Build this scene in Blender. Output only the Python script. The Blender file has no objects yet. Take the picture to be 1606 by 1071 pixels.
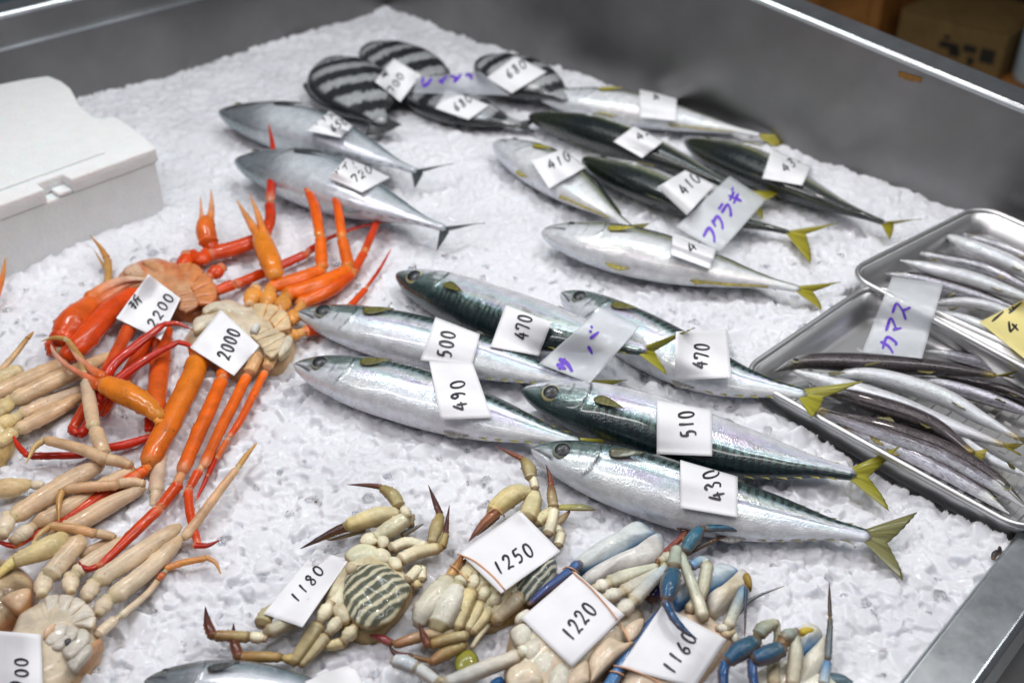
import bpy, math, random
import numpy as np
from mathutils import Vector
from mathutils.bvhtree import BVHTree
rng = np.random.default_rng(7)
random.seed(7)
scene = bpy.context.scene
# ---------------------------------------------------------------- camera
FPX, PITCH, CAMH = 1700.0, math.radians(36), 0.66
cam_d = bpy.data.cameras.new("camera")
cam = bpy.data.objects.new("camera", cam_d)
scene.collection.objects.link(cam)
cam.location = (0, 0, CAMH)
cam.rotation_euler = (math.pi/2 - PITCH, 0, 0)
cam_d.sensor_width = 36.0
cam_d.lens = 36.0*FPX/1606
cam_d.clip_start = 0.01
cam_d.clip_end = 60
cam_d.dof.use_dof = True
cam_d.dof.focus_distance = 0.93
cam_d.dof.aperture_fstop = 4.6
scene.camera = cam
# ---------------------------------------------------------------- world and lamps
world = bpy.data.worlds.new("World")
scene.world = world
world.use_nodes = True
bg = world.node_tree.nodes["Background"]
bg.inputs[0].default_value = (0.92, 0.92, 1.0, 1)
bg.inputs[1].default_value = 0.12
def lamp(name, loc, target, sx, sy, power, col):
    d = bpy.data.lights.new(name, 'AREA'); d.shape = 'RECTANGLE'
    d.size = sx; d.size_y = sy; d.energy = power; d.color = col
    o = bpy.data.objects.new(name, d); scene.collection.objects.link(o)
    o.location = loc
    o.rotation_euler = (Vector(target)-Vector(loc)).to_track_quat('-Z', 'Y').to_euler()
    return o
lamp("ceiling_tube_light", (-0.20, 1.45, 1.25), (0.05, 0.9, 0), 1.4, 0.09, 7.5, (0.90, 0.98, 1.0))
lamp("ceiling_tube_light", (0.75, 0.85, 1.30), (0.1, 0.75, 0), 0.09, 1.1, 6.3, (0.97, 0.99, 1.0))
lamp("ceiling_tube_light", (-0.85, 0.50, 1.40), (-0.1, 0.70, 0), 0.09, 1.2, 7.2, (1.0, 0.95, 0.975))
lamp("ceiling_tube_light", (0.15, 0.30, 1.35), (0.0, 0.65, 0), 1.2, 0.09, 3.7, (1.0, 0.95, 0.97))
lamp("hanging_bulb_light", (-0.45, 1.15, 1.2), (0.0, 0.8, 0), 0.05, 0.05, 2.4, (1.0, 0.97, 0.95))
lamp("hanging_bulb_light", (0.35, 1.25, 1.25), (0.1, 0.9, 0), 0.07, 0.07, 3.2, (1.0, 0.93, 0.9))
scene.view_settings.view_transform = 'Standard'
scene.view_settings.look = 'None'
scene.view_settings.exposure = 0.0
scene.view_settings.gamma = 1.0
scene.cycles.max_bounces = 12
scene.cycles.diffuse_bounces = 7
scene.cycles.transmission_bounces = 8
# ---------------------------------------------------------------- helpers
CP, SP = math.cos(PITCH), math.sin(PITCH)
CAM = np.array([0, 0, CAMH])
def ray(px, py):
    u = (535.5-py)/FPX
    return np.array([(px-803)/FPX, CP+u*SP, -SP+u*CP])
def P(px, py, z=0.0):
    r = ray(px, py)
    return CAM + r*((z-CAMH)/r[2])
def ppm(p):            # photograph pixels per metre at a point
    return FPX/(p[1]*CP-(p[2]-CAMH)*SP)
def frame(x0, y0, s):
    return lambda x, y: (x0+x/s, y0+y/s)
def nrm(v):
    return v/(np.linalg.norm(v, axis=-1, keepdims=True)+1e-12)
def sstep(a, b, x):
    t = np.clip((x-a)/(b-a), 0, 1); return t*t*(3-2*t)
def catmull(pts, n):
    """smooth curve through pts (k x d), n samples"""
    p = np.asarray(pts, float); k = len(p)
    if k == 2:
        t = np.linspace(0, 1, n)[:, None]; return p[0]*(1-t)+p[1]*t
    q = np.vstack([2*p[0]-p[1], p, 2*p[-1]-p[-2]])
    s = np.linspace(0, k-1, n); i = np.minimum(s.astype(int), k-2); t = (s-i)[:, None]
    a, b, c, d = q[i], q[i+1], q[i+2], q[i+3]
    return .5*((2*b)+(-a+c)*t+(2*a-5*b+4*c-d)*t**2+(-a+3*b-3*c+d)*t**3)
COLLIDE = []           # (verts, faces) of everything a tag can rest on
def mesh_obj(name, V, F, mat, parent=None, col=None, alpha=None, uv=None, smooth=True, collide=False, quads=None):
    """V in world coordinates. F: (m,4) or (m,3) array or list. uv per vertex"""
    V = np.asarray(V, float)
    if collide: COLLIDE.append((V, F))
    org = np.array(parent_world(parent)) if parent else np.zeros(3)
    me = bpy.data.meshes.new(name)
    VV = V-org
    if isinstance(F, np.ndarray):
        k = F.shape[1]
        me.vertices.add(len(VV)); me.vertices.foreach_set('co', VV.astype(np.float32).ravel())
        me.loops.add(F.size); me.loops.foreach_set('vertex_index', F.astype(np.int32).ravel())
        me.polygons.add(len(F))
        me.polygons.foreach_set('loop_start', np.arange(0, F.size, k, dtype=np.int32))
        me.polygons.foreach_set('loop_total', np.full(len(F), k, dtype=np.int32))
        me.update(calc_edges=True); me.validate()
    else:
        me.from_pydata(VV.tolist(), [], [list(map(int, f)) for f in F]); me.update()
    if smooth:
        me.polygons.foreach_set('use_smooth', np.ones(len(me.polygons), dtype=bool))
    if col is not None:
        c = np.ones((len(VV), 4), np.float32); c[:, :3] = col
        if alpha is not None: c[:, 3] = alpha
        a = me.attributes.new('Col', 'FLOAT_COLOR', 'POINT'); a.data.foreach_set('color', c.ravel())
        if alpha is not None:
            m_ = me.attributes.new('Mask', 'FLOAT', 'POINT'); m_.data.foreach_set('value', np.asarray(alpha, np.float32))
    if uv is not None:
        l = me.uv_layers.new(name='UVMap')
        idx = np.zeros(len(me.loops), np.int32); me.loops.foreach_get('vertex_index', idx)
        l.data.foreach_set('uv', np.asarray(uv, np.float32)[idx].ravel())
    if mat: me.materials.append(mat)
    o = bpy.data.objects.new(name, me); scene.collection.objects.link(o)
    if parent: o.parent = parent
    return o
def parent_world(o):
    p = np.array(o.location)
    while o.parent is not None:
        o = o.parent; p = p+np.array(o.location)
    return p
def thing(name, label, cat, loc, group=None):
    o = bpy.data.objects.new(name, None); scene.collection.objects.link(o)
    o.empty_display_size = .02
    o.location = [float(x) for x in loc]
    return tag(o, label, cat, group)
def tag(o, label, cat=None, group=None, kind=None):
    if label: o['label'] = label
    if cat: o['category'] = cat
    if group: o['group'] = group
    if kind: o['kind'] = kind
    return o
def grid_faces(n, m, wrap=False, off=0):
    i = np.arange(n-1)[:, None]; j = np.arange(m if wrap else m-1)[None, :]
    j2 = (j+1) % m
    a = i*m+j; b = i*m+j2; c = (i+1)*m+j2; d = (i+1)*m+j
    return np.stack([a+0*j, b, c, d], -1).reshape(-1, 4)+off
def box_data(x0, x1, y0, y1, z0, z1, bev=0.0):
    V = [(x, y, z) for z in (z0, z1) for x, y in ((x0, y0), (x1, y0), (x1, y1), (x0, y1))]
    F = [(0, 3, 2, 1), (4, 5, 6, 7), (0, 1, 5, 4), (1, 2, 6, 5), (2, 3, 7, 6), (3, 0, 4, 7)]
    return np.array(V, float), F
def bevel(o, w, seg=2):
    m = o.modifiers.new('bevel', 'BEVEL'); m.width = w; m.segments = seg; m.limit_method = 'ANGLE'; return o
# ---------------------------------------------------------------- materials
def mat_new(name):
    m = bpy.data.materials.new(name); m.use_nodes = True
    nt = m.node_tree; b = nt.nodes['Principled BSDF']
    return m, nt, b
def N(nt, t, **kw):
    n = nt.nodes.new(t)
    for k, v in kw.items():
        if k in n.inputs.keys() if isinstance(k, str) else False: n.inputs[k].default_value = v
        else: setattr(n, k, v)
    return n
def L(nt, a, b): nt.links.new(a, b)
def setin(b, **kw):
    for k, v in kw.items(): b.inputs[k.replace('_', ' ')].default_value = v
def noise(nt, vec, scale, detail=3, rough=.55, dist=0):
    n = nt.nodes.new('ShaderNodeTexNoise'); n.inputs['Scale'].default_value = scale
    n.inputs['Detail'].default_value = detail; n.inputs['Roughness'].default_value = rough
    n.inputs['Distortion'].default_value = dist
    if vec is not None: L(nt, vec, n.inputs['Vector'])
    return n
def ramp(nt, fac, stops):
    r = nt.nodes.new('ShaderNodeValToRGB')
    e = r.color_ramp.elements
    while len(e) < len(stops): e.new(.5)
    for i, (p, c) in enumerate(stops):
        e[i].position = p; e[i].color = (*c, 1) if len(c) == 3 else c
    L(nt, fac, r.inputs[0]); return r
def math_n(nt, op, a, b=None, clamp=False):
    m = nt.nodes.new('ShaderNodeMath'); m.operation = op; m.use_clamp = clamp
    for i, x in enumerate((a, b)):
        if x is None: continue
        if isinstance(x, (int, float)): m.inputs[i].default_value = x
        else: L(nt, x, m.inputs[i])
    return m.outputs[0]
def mixc(nt, fac, a, b, mode='MIX'):
    m = nt.nodes.new('ShaderNodeMix'); m.data_type = 'RGBA'; m.blend_type = mode
    for s, x in ((m.inputs[0], fac), (m.inputs[6], a), (m.inputs[7], b)):
        if isinstance(x, (int, float)): s.default_value = x
        elif isinstance(x, tuple): s.default_value = (*x, 1) if len(x) == 3 else x
        else: L(nt, x, s)
    return m.outputs[2]
def bump(nt, b, h, strength, dist, prev=None):
    n = nt.nodes.new('ShaderNodeBump'); n.inputs['Strength'].default_value = strength
    n.inputs['Distance'].default_value = dist
    L(nt, h, n.inputs['Height'])
    if prev is not None: L(nt, prev.outputs[0], n.inputs['Normal'])
    L(nt, n.outputs[0], b.inputs['Normal']); return n
def objco(nt):
    return nt.nodes.new('ShaderNodeTexCoord').outputs['Object']
def simple(name, col, rough=.5, metal=0, bs=0, bscale=200, var=.12, vscale=30, **kw):
    m, nt, b = mat_new(name)
    co = objco(nt)
    n = noise(nt, co, vscale, 4)
    r = ramp(nt, n.outputs[0], [(.3, tuple(c*(1-var) for c in col)), (.7, tuple(min(1, c*(1+var)) for c in col))])
    L(nt, r.outputs[0], b.inputs['Base Color'])
    setin(b, Roughness=rough, Metallic=metal)
    for k, v in kw.items(): b.inputs[k].default_value = v
    if bs: bump(nt, b, noise(nt, co, bscale, 3).outputs[0], bs, .002)
    return m
# ice
def ice_mat(name, tr):
    m, nt, b = mat_new(name)
    co = objco(nt)
    n = noise(nt, co, 10, 4)
    r = ramp(nt, n.outputs[0], [(.3, (.665, .67, .705)), (.7, (.775, .78, .81))] if not tr else [(.3, (.985, .99, 1.0)), (.7, (1.0, 1.0, 1.0))])
    L(nt, r.outputs[0], b.inputs['Base Color'])
    b.inputs['IOR'].default_value = 1.31
    if not tr:
        b.inputs['Subsurface Weight'].default_value = 1.0
        b.inputs['Subsurface Radius'].default_value = (.9, 1.0, 1.1)
        b.inputs['Subsurface Scale'].default_value = .0042
    b.inputs['Transmission Weight'].default_value = tr
    n2 = noise(nt, co, 220, 3)
    rr = ramp(nt, n2.outputs[0], [(.35, (.03 if tr else .08,)*3), (.65, (.14 if tr else .34,)*3)])
    L(nt, rr.outputs[0], b.inputs['Roughness'])
    bump(nt, b, n2.outputs[0], .3, .0010)
    return m
M_ICE = ice_mat('packed_ice', 0)
M_CLEAR = ice_mat('clear_ice', 1.0)
# metal
def metal_mat(name, col, rough, streak=.12, rust=False):
    m, nt, b = mat_new(name)
    co = objco(nt)
    mp = nt.nodes.new('ShaderNodeMapping'); mp.inputs['Scale'].default_value = (3, 3, 45); L(nt, co, mp.inputs[0])
    n = noise(nt, mp.outputs[0], 6, 5, .7)
    n2 = noise(nt, co, 7, 4)
    r = ramp(nt, n2.outputs[0], [(.3, tuple(c*.72 for c in col)), (.7, col)])
    L(nt, r.outputs[0], b.inputs['Base Color'])
    rr = math_n(nt, 'MULTIPLY_ADD', n.outputs[0], streak*2); rr.node.inputs[2].default_value = rough-streak
    L(nt, rr, b.inputs['Roughness'])
    setin(b, Metallic=1.0)
    bump(nt, b, n2.outputs[0], .25, .004)
    return m
M_STEEL = metal_mat('brushed_steel', (.27, .265, .268), .40)
M_RIM = metal_mat('rim_steel', (.62, .66, .68), .30)
M_TRAY = metal_mat('tray_steel', (.74, .74, .74), .40, .06)
M_FOAM = simple('white_foam', (.74, .745, .74), .85, bs=.7, bscale=260, var=.03, vscale=60)
M_FOAM.node_tree.nodes['Principled BSDF'].inputs['Subsurface Weight'].default_value = .3
M_FOAM.node_tree.nodes['Principled BSDF'].inputs['Subsurface Scale'].default_value = .01
M_WOOD = simple('orange_wood', (.36, .15, .035), .5, var=.3, vscale=14)
M_CARD = simple('brown_cardboard', (.20, .125, .04), .8, var=.15, vscale=20)
M_DARKPRINT = simple('dark_print', (.02, .018, .012), .7)
M_FLOOR = simple('dark_wet_floor', (.035, .038, .022), .45, var=.4, vscale=8, bs=.3, bscale=30)
M_DARK = simple('dark_shelf_back', (.012, .008, .006), .7)
M_PLASTIC = simple('pale_plastic', (.50, .62, .68), .3, var=.05)
M_TEAL = simple('dark_teal_panel', (.03, .08, .10), .4, var=.4, vscale=6)
M_RUST = simple('rust_stain', (.22, .10, .012), .8, var=.4, vscale=300)
# fish skin
def skin_mat(name, pat=None, film=380, silver=1.0, spark=.5):
    m, nt, b = mat_new(name)
    at = nt.nodes.new('ShaderNodeAttribute'); at.attribute_name = 'Col'
    mk = nt.nodes.new('ShaderNodeAttribute'); mk.attribute_name = 'Mask'
    uv = nt.nodes.new('ShaderNodeTexCoord').outputs['UV']
    col = at.outputs['Color']
    n = noise(nt, uv, 90, 4, .6)
    col = mixc(nt, .55, col, ramp(nt, n.outputs[0], [(.3, (.45,)*3), (.7, (1,)*3)]).outputs[0], 'MULTIPLY')
    sep = nt.nodes.new('ShaderNodeSeparateXYZ'); L(nt, uv, sep.inputs[0])
    if pat == 'mackerel':
        mp = nt.nodes.new('ShaderNodeMapping'); mp.inputs['Scale'].default_value = (1, .55, 1)
        mp.inputs['Rotation'].default_value = (0, 0, .18); L(nt, uv, mp.inputs[0])
        w = nt.nodes.new('ShaderNodeTexWave'); w.inputs['Scale'].default_value = 42
        w.inputs['Distortion'].default_value = 7; w.inputs['Detail'].default_value = 2.5
        w.inputs['Detail Scale'].default_value = 1.6
        L(nt, mp.outputs[0], w.inputs[0])
        wr = ramp(nt, w.outputs[0], [(.38, (0,)*3), (.6, (1,)*3)])
        f = math_n(nt, 'MULTIPLY', mk.outputs['Fac'], wr.outputs[0])
        f = math_n(nt, 'MULTIPLY', f, .8)
        col = mixc(nt, f, col, (.006, .012, .016))
    # faint flank sheen mixed into the skin colour as pale speckle
    n3 = noise(nt, uv, 260, 2)
    bw = nt.nodes.new('ShaderNodeRGBToBW'); L(nt, at.outputs['Color'], bw.inputs[0])
    brt = ramp(nt, bw.outputs[0], [(.04, (.06,)*3), (.4, (1,)*3)])
    col = mixc(nt, math_n(nt, 'MULTIPLY', ramp(nt, n3.outputs[0], [(.55, (0,)*3), (.72, (1,)*3)]).outputs[0], math_n(nt, 'MULTIPLY', brt.outputs[0], .35)), col, (.75, .74, .78))
    L(nt, col, b.inputs['Base Color'])
    # silveriness from brightness of the skin
    met = ramp(nt, bw.outputs[0], [(.0, (.15,)*3), (.25, (.50*silver,)*3), (.62, (.34*silver,)*3), (.85, (.10*silver,)*3)])
    L(nt, met.outputs[0], b.inputs['Metallic'])
    n2 = noise(nt, uv, 40, 3)
    rr = ramp(nt, n2.outputs[0], [(.3, (.17,)*3), (.7, (.34,)*3)])
    L(nt, rr.outputs[0], b.inputs['Roughness'])
    setin(b, Coat_Weight=.7, Coat_Roughness=.07)
    b.inputs['Thin Film Thickness'].default_value = film
    b.inputs['Thin Film IOR'].default_value = 1.38
    tf = ramp(nt, noise(nt, uv, 14, 3).outputs[0], [(.2, (.0,)*3), (.8, (1,)*3)])
    tm = math_n(nt, 'MULTIPLY_ADD', tf.outputs[0], 260.0); tm.node.inputs[2].default_value = film-130
    bright = ramp(nt, bw.outputs[0], [(.06, (0,)*3), (.35, (1,)*3)])
    tm = math_n(nt, 'MULTIPLY', tm, bright.outputs[0])
    L(nt, tm, b.inputs['Thin Film Thickness'])
    v = nt.nodes.new('ShaderNodeTexVoronoi'); v.inputs['Scale'].default_value = 620; L(nt, uv, v.inputs['Vector'])
    b1 = bump(nt, b, v.outputs['Distance'], spark, .0004)
    bump(nt, b, noise(nt, uv, 60, 4).outputs[0], .25, .0016, b1)
    return m
M_MACK = skin_mat('mackerel_skin', 'mackerel')
M_YT = skin_mat('yellowtail_skin', None, 420)
M_STRIPE = skin_mat('striped_skin', None, 300, .35)
M_BON = skin_mat('bonito_skin', None, 500, 1.0, .15)
M_SLIM = skin_mat('slender_skin', None, 360, 1.0, .8)
def fin_mat(name):
    m, nt, b = mat_new(name)
    at = nt.nodes.new('ShaderNodeAttribute'); at.attribute_name = 'Col'
    uv = nt.nodes.new('ShaderNodeTexCoord').outputs['UV']
    mp = nt.nodes.new('ShaderNodeMapping'); mp.inputs['Scale'].default_value = (1, .03, 1); L(nt, uv, mp.inputs[0])
    n = noise(nt, mp.outputs[0], 38, 2)
    r = ramp(nt, n.outputs[0], [(.35, (.35,)*3), (.62, (1,)*3)])
    L(nt, mixc(nt, .85, at.outputs['Color'], r.outputs[0], 'MULTIPLY'), b.inputs['Base Color'])
    setin(b, Roughness=.38, Coat_Weight=.3)
    b.inputs['Transmission Weight'].default_value = .12
    bump(nt, b, n.outputs[0], .6, .0008)
    return m
M_FIN = fin_mat('fish_fin')
def vcol_mat(name, rough=.3, coat=.5, speck=0, sss=0, bs=.3, bscale=260, specc=(.08, .015, .004)):
    m, nt, b = mat_new(name)
    at = nt.nodes.new('ShaderNodeAttribute'); at.attribute_name = 'Col'
    co = objco(nt)
    n = noise(nt, co, 60, 4, .6)
    col = mixc(nt, .7, at.outputs['Color'], ramp(nt, n.outputs[0], [(.3, (.58,)*3), (.6, (1,)*3)]).outputs[0], 'MULTIPLY')
    if speck:
        v = nt.nodes.new('ShaderNodeTexVoronoi'); v.inputs['Scale'].default_value = 170; L(nt, co, v.inputs['Vector'])
        f = ramp(nt, v.outputs['Distance'], [(.10, (speck,)*3), (.2, (0,)*3)])
        f2 = ramp(nt, noise(nt, co, 45, 2).outputs[0], [(.48, (0,)*3), (.6, (1,)*3)])
        col = mixc(nt, math_n(nt, 'MULTIPLY', f.outputs[0], f2.outputs[0]), col, specc)
    L(nt, col, b.inputs['Base Color'])
    setin(b, Roughness=rough, Coat_Weight=coat, Coat_Roughness=.07)
    if sss:
        b.inputs['Subsurface Weight'].default_value = sss
        b.inputs['Subsurface Scale'].default_value = .004
    n2 = noise(nt, co, bscale, 3)
    b1 = bump(nt, b, n2.outputs[0], bs, .0012)
    if bs: bump(nt, b, noise(nt, co, bscale*.28, 4).outputs[0], bs*.4, .0009, b1); b.inputs['Specular IOR Level'].default_value = .22
    return m
M_SHELL = vcol_mat('crab_shell', .30, .35, .7, .1, .45, 260)
M_PALE = vcol_mat('pale_shell', .33, .35, .35, .2, .4, 260)
M_EYE = vcol_mat('fish_eye', .4, .15, 0, 0, 0)
def paper_mat(name, col, tr=0):
    m, nt, b = mat_new(name)
    co = objco(nt)
    n = noise(nt, co, 28, 4)
    r = ramp(nt, n.outputs[0], [(.32, tuple(c*.93 for c in col)), (.6, col)])
    L(nt, r.outputs[0], b.inputs['Base Color'])
    setin(b, Roughness=.55)
    if tr: setin(b, Roughness=.28); b.inputs['Alpha'].default_value = tr
    bump(nt, b, noise(nt, co, 45, 3).outputs[0], .25, .002)
    return m
M_PAPER = paper_mat('white_paper', (.83, .83, .85))
M_FILM = paper_mat('frosted_film', (.80, .83, .86), .52)
M_CLEARFILM = paper_mat('clear_film', (.74, .76, .82), .34)
M_YPAPER = paper_mat('yellow_card', (.78, .68, .28))
M_INK = simple('black_ink', (.015, .014, .022), .5)
M_PURPLE = simple('purple_ink', (.13, .045, .52), .5, var=.3, vscale=400)
M_BAND = simple('rubber_band', (.72, .38, .20), .5)
# ---------------------------------------------------------------- tank, background
def prism(name, poly, z0, z1, mat, parent=None, smooth=False, collide=False):
    """poly: list of xy; z0,z1 scalars or per-vertex lists"""
    n = len(poly); z0 = np.broadcast_to(z0, n); z1 = np.broadcast_to(z1, n)
    V = [(x, y, z0[i]) for i, (x, y) in enumerate(poly)]+[(x, y, z1[i]) for i, (x, y) in enumerate(poly)]
    F = [tuple(range(n))[::-1], tuple(range(n, 2*n))]+[(i, (i+1) % n, n+(i+1) % n, n+i) for i in range(n)]
    return mesh_obj(name, V, F, mat, parent, smooth=smooth, collide=collide)
def strip(name, a, b, zt0, zt1, zb, inward, thick, mat, parent):
    """wall from a to b (xy), top heights zt0,zt1, bottom zb, thickness away from the ice"""
    a = np.array(a[:2]); b = np.array(b[:2]); d = nrm(b-a); n = np.array([-d[1], d[0]])
    if np.dot(n, np.array(inward)-a) > 0: n = -n
    return prism(name, [a, b, b+n*thick, a+n*thick], zb, [zt0, zt1, zt1, zt0], mat, parent), n
floor = mesh_obj('floor', *(lambda d: (d[0], d[1]))(box_data(-6, 6, -3, 9, -.85, -.80)), M_FLOOR, smooth=False)
tag(floor, None, kind='structure')
tank = thing('ice_display_tank', 'brushed stainless steel display tank with tall side walls, filled with crushed ice', 'display tank', (0, .9, -.1))
cA = P(605, 12); cB = P(1465, 322); dR = nrm(cB-cA)
def on_plane(px, py, A, B):
    d = ray(px, py); n = np.cross(B-A, [0, 0, 1]); return CAM+d*(np.dot(A-CAM, n)/np.dot(d, n))
r1 = on_plane(1185, 0, cA, cB); r2 = on_plane(1606, 175, cA, cB)
slope = (r2[2]-r1[2])/np.linalg.norm((r2-r1)[:2])
def rimz(p): return r1[2]+slope*np.dot((p-r1)[:2], dR[:2])
rs = cA-dR*.012; re = cA+dR*1.62
w, nR = strip('wall_panel', rs, re, rimz(rs), rimz(re), -.12, (0, .9), .004, M_STEEL, tank)
def flange(a, b, za, zb_, n, wid, mat, th=.006, lip=.018):
    a = np.array(a[:2]); b = np.array(b[:2]); n = np.array(n)
    V = []; prof = [(-.003, -.002), (-.003, .003), (0, .006), (wid, .006), (wid+.004, .002), (wid+.004, -lip), (wid, -lip), (wid-.001, 0), (.002, -.002)]
    for p, z in ((a, za), (b, zb_)):
        for (o, h) in prof: V.append((*(p+n*o), z+h))
    k = len(prof)
    F = [(i, (i+1) % k, k+(i+1) % k, k+i) for i in range(k)]+[tuple(range(k))[::-1], tuple(range(k, 2*k))]
    return bevel(mesh_obj('rim', V, F, mat, tank, smooth=False), .0012)
flange(rs, re, rimz(rs), rimz(re), nR, .042, M_RIM)
A2 = P(120, 155); dL = nrm((A2-cA)*np.array([1, 1, 0]))
l1 = on_plane(0, 28, cA, A2)[2]
le = cA+dL*1.5
w, nL = strip('wall_panel', cA, le, l1, l1, -.12, (0, .9), .004, M_STEEL, tank)
flange(cA, le, l1, l1, nL, .04, M_RIM)
# folded inner ledge of the left wall
a = cA[:2]; b = le[:2]
prism('ledge', [a-nL*.009, b-nL*.009, b-nL*.0002, a-nL*.0002], .099, .104, M_RIM, tank)
# near right wall (its rim is level with the heaped ice)
q1 = P(1420, 1071, .012); q2 = P(1606, 833, .012); dN = nrm(q2-q1)
qa = q1-dN*.5; qb = q2+dN*.10
w, nN = strip('wall_panel', qa, qb, .012, .012, -.25, (0, .9), .004, M_STEEL, tank)
flange(qa, qb, .012, .012, nN, .036, M_RIM, lip=.05)
prism('drain_pan', [cA[:2], re[:2], (re+dL*1.45)[:2], le[:2]], -.125, -.121, M_STEEL, tank)
st = on_plane(1428, 118, cA, cB)
sm_ = []
for i in range(14):
    t = i/13; sm_.append((st[0]+dR[0]*(t-.5)*.03, st[1]+dR[1]*(t-.5)*.03, st[2]-.004-.007*random.random()*math.sin(math.pi*t)-.001))
Vs = [(v[0]-nR[0]*.0008, v[1]-nR[1]*.0008, z) for v in sm_ for z in (st[2]+.001, v[2])]
mesh_obj('rust_stain', Vs, [(2*i, 2*i+1, 2*i+3, 2*i+2) for i in range(13)], M_RUST, tank)
# background beyond the right wall: shelf unit, box, jug
def bpt(px, py, y):     # point on the vertical plane at depth y
    r = ray(px, py); return CAM+r*(y/r[1])
def local_box(parent, name, o, ax, lx, ly, z0, z1, mat, bev=.003):
    """box from corner o along ax (lx) and its left normal (ly)"""
    ax = np.array(ax); ny = np.array([-ax[1], ax[0]])
    o = np.array(o[:2]); c = [o, o+ax*lx, o+ax*lx+ny*ly, o+ny*ly]
    ob = prism(name, c, z0, z1, mat, parent); bevel(ob, bev, 1); return ob
dirB = nrm(np.array([math.cos(math.radians(-44)), math.sin(math.radians(-44))])); ny = np.array([-dirB[1], dirB[0]])
zc = -.40
f1 = P(1400, 81, zc)[:2]; lw = float(np.linalg.norm(P(1566, 125, zc)[:2]-f1))
sf = f1-dirB*.03-ny*.05            # front left corner of the open bay
shelf = thing('shelf_unit', 'orange brown wooden shelf unit behind the steel tank at top right', 'shelf unit', (sf[0], sf[1], -.8))
local_box(shelf, 'shelf_board', sf, dirB, 1.3, .50, zc-.03, zc-.001, M_WOOD)
local_box(shelf, 'shelf_board', sf, dirB, 1.3, .50, .10, .13, M_WOOD)
local_box(shelf, 'side_panel', sf-dirB*.033, dirB, .032, .50, -.8, .5, M_WOOD)
local_box(shelf, 'side_panel', sf-dirB*.45, dirB, .032, .50, -.8, .5, M_WOOD)
local_box(shelf, 'back_panel', sf+ny*.502, dirB, 1.3, .02, -.8, .5, M_DARK)
for z in (-.79, -.57, -.35, -.13, .09, .31):
    local_box(shelf, 'drawer_front', sf-dirB*.414+ny*.006, dirB, .378, .02, z+.004, z+.214, M_WOOD)
cbx = thing('cardboard_box', 'brown cardboard box with smudged dark print lying on the wooden shelf', 'cardboard box', (f1[0], f1[1], zc))
local_box(cbx, 'carton', f1, dirB, lw, .26, zc, zc+.115, M_CARD, .002)
fn = -ny
for (t0, t1, z0, z1) in ((.42, .60, .045, .062), (.52, .62, .030, .050), (.64, .76, .05, .068), (.80, .93, .035, .07), (.70, .76, .02, .04), (.45, .50, .068, .078)):
    local_box(cbx, 'print_mark', f1+dirB*lw*t0+fn*.0016, dirB, lw*(t1-t0), .0012, zc+z0, zc+z1, M_DARKPRINT, .0003)
local_box(cbx, 'lid_flap', f1+dirB*.01-ny*.004, dirB, lw-.02, .13, zc+.1155, zc+.119, M_CARD, .001)
jug_p = P(1632, 128, -.40)
V = []; k = 24
prof = [(.0, 0), (.062, .0), (.07, .012), (.07, .12), (.064, .15), (.04, .175), (.022, .185), (.022, .21), (0, .212)]
for r_, z_ in prof:
    for j in range(k):
        a_ = 2*math.pi*j/k; V.append((jug_p[0]+r_*math.cos(a_), jug_p[1]+r_*math.sin(a_), -.4+z_))
tag(mesh_obj('plastic_jug', np.array(V), grid_faces(len(prof), k, True), M_PLASTIC), 'pale blue plastic jug cut by the right edge behind the tank', 'jug')
# dark teal panel beyond the left wall
tp = P(-60, 40, -.05)
tp0 = cA[:2]+dL[:2]*.42+nL*.10
teal = prism('counter_panel', [tp0, tp0+dL[:2]*1.0, tp0+dL[:2]*1.0+nL*.5, tp0+nL*.5], -.8, .02, M_TEAL)
tag(teal, 'dark teal counter behind the left wall of the steel tank', 'counter')
bevel(teal, .01)
# ---------------------------------------------------------------- ice
def hash_noise(x, y, s, seed):
    """cheap smooth value noise"""
    r = np.random.default_rng(seed); T = r.random((64, 64))
    xs = x*s; ys = y*s; xi = np.floor(xs).astype(int); yi = np.floor(ys).astype(int)
    fx = xs-xi; fy = ys-yi; fx = fx*fx*(3-2*fx); fy = fy*fy*(3-2*fy)
    g = lambda a, b: T[a % 64, b % 64]
    return (g(xi, yi)*(1-fx)+g(xi+1, yi)*fx)*(1-fy)+(g(xi, yi+1)*(1-fx)+g(xi+1, yi+1)*fx)*fy
# trays
TR_Z = .030
def tray_frame(pL, pN, pF, z):
    """sharp corners: left corner, near end of long side, far end of short side"""
    a = P(*pL, z); n_ = P(*pN, z); f = P(*pF, z)
    ex = nrm(n_-a); ey = np.array([-ex[1], ex[0], 0]);
    return a, ex, ey, float(np.linalg.norm(n_-a)), float(np.dot(f-a, ey))
TR1 = tray_frame((1156, 583), (1625, 842), (1362, 437), TR_Z)
a2 = P(1325, 425, TR_Z+.004); ex2 = nrm(P(1620, 582, TR_Z+.004)-P(1325, 425, TR_Z+.004)); ey2 = np.array([-ex2[1], ex2[0], 0])
TR2 = (a2, ex2, ey2, .33, float(np.dot(P(1495, 300, TR_Z+.004)-a2, ey2)))
def in_tray(x, y, TR, m=0.0):
    d = np.stack([x-TR[0][0], y-TR[0][1]], -1)
    u = d@TR[1][:2]; v = d@TR[2][:2]
    return (u > -m) & (u < TR[3]+m) & (v > -m) & (v < TR[4]+m)
def tray_dist(x, y, TR):
    d = np.stack([x-TR[0][0], y-TR[0][1]], -1)
    u = d@TR[1][:2]; v = d@TR[2][:2]
    return np.maximum(np.maximum(-u, u-TR[3]), np.maximum(-v, v-TR[4]))
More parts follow.
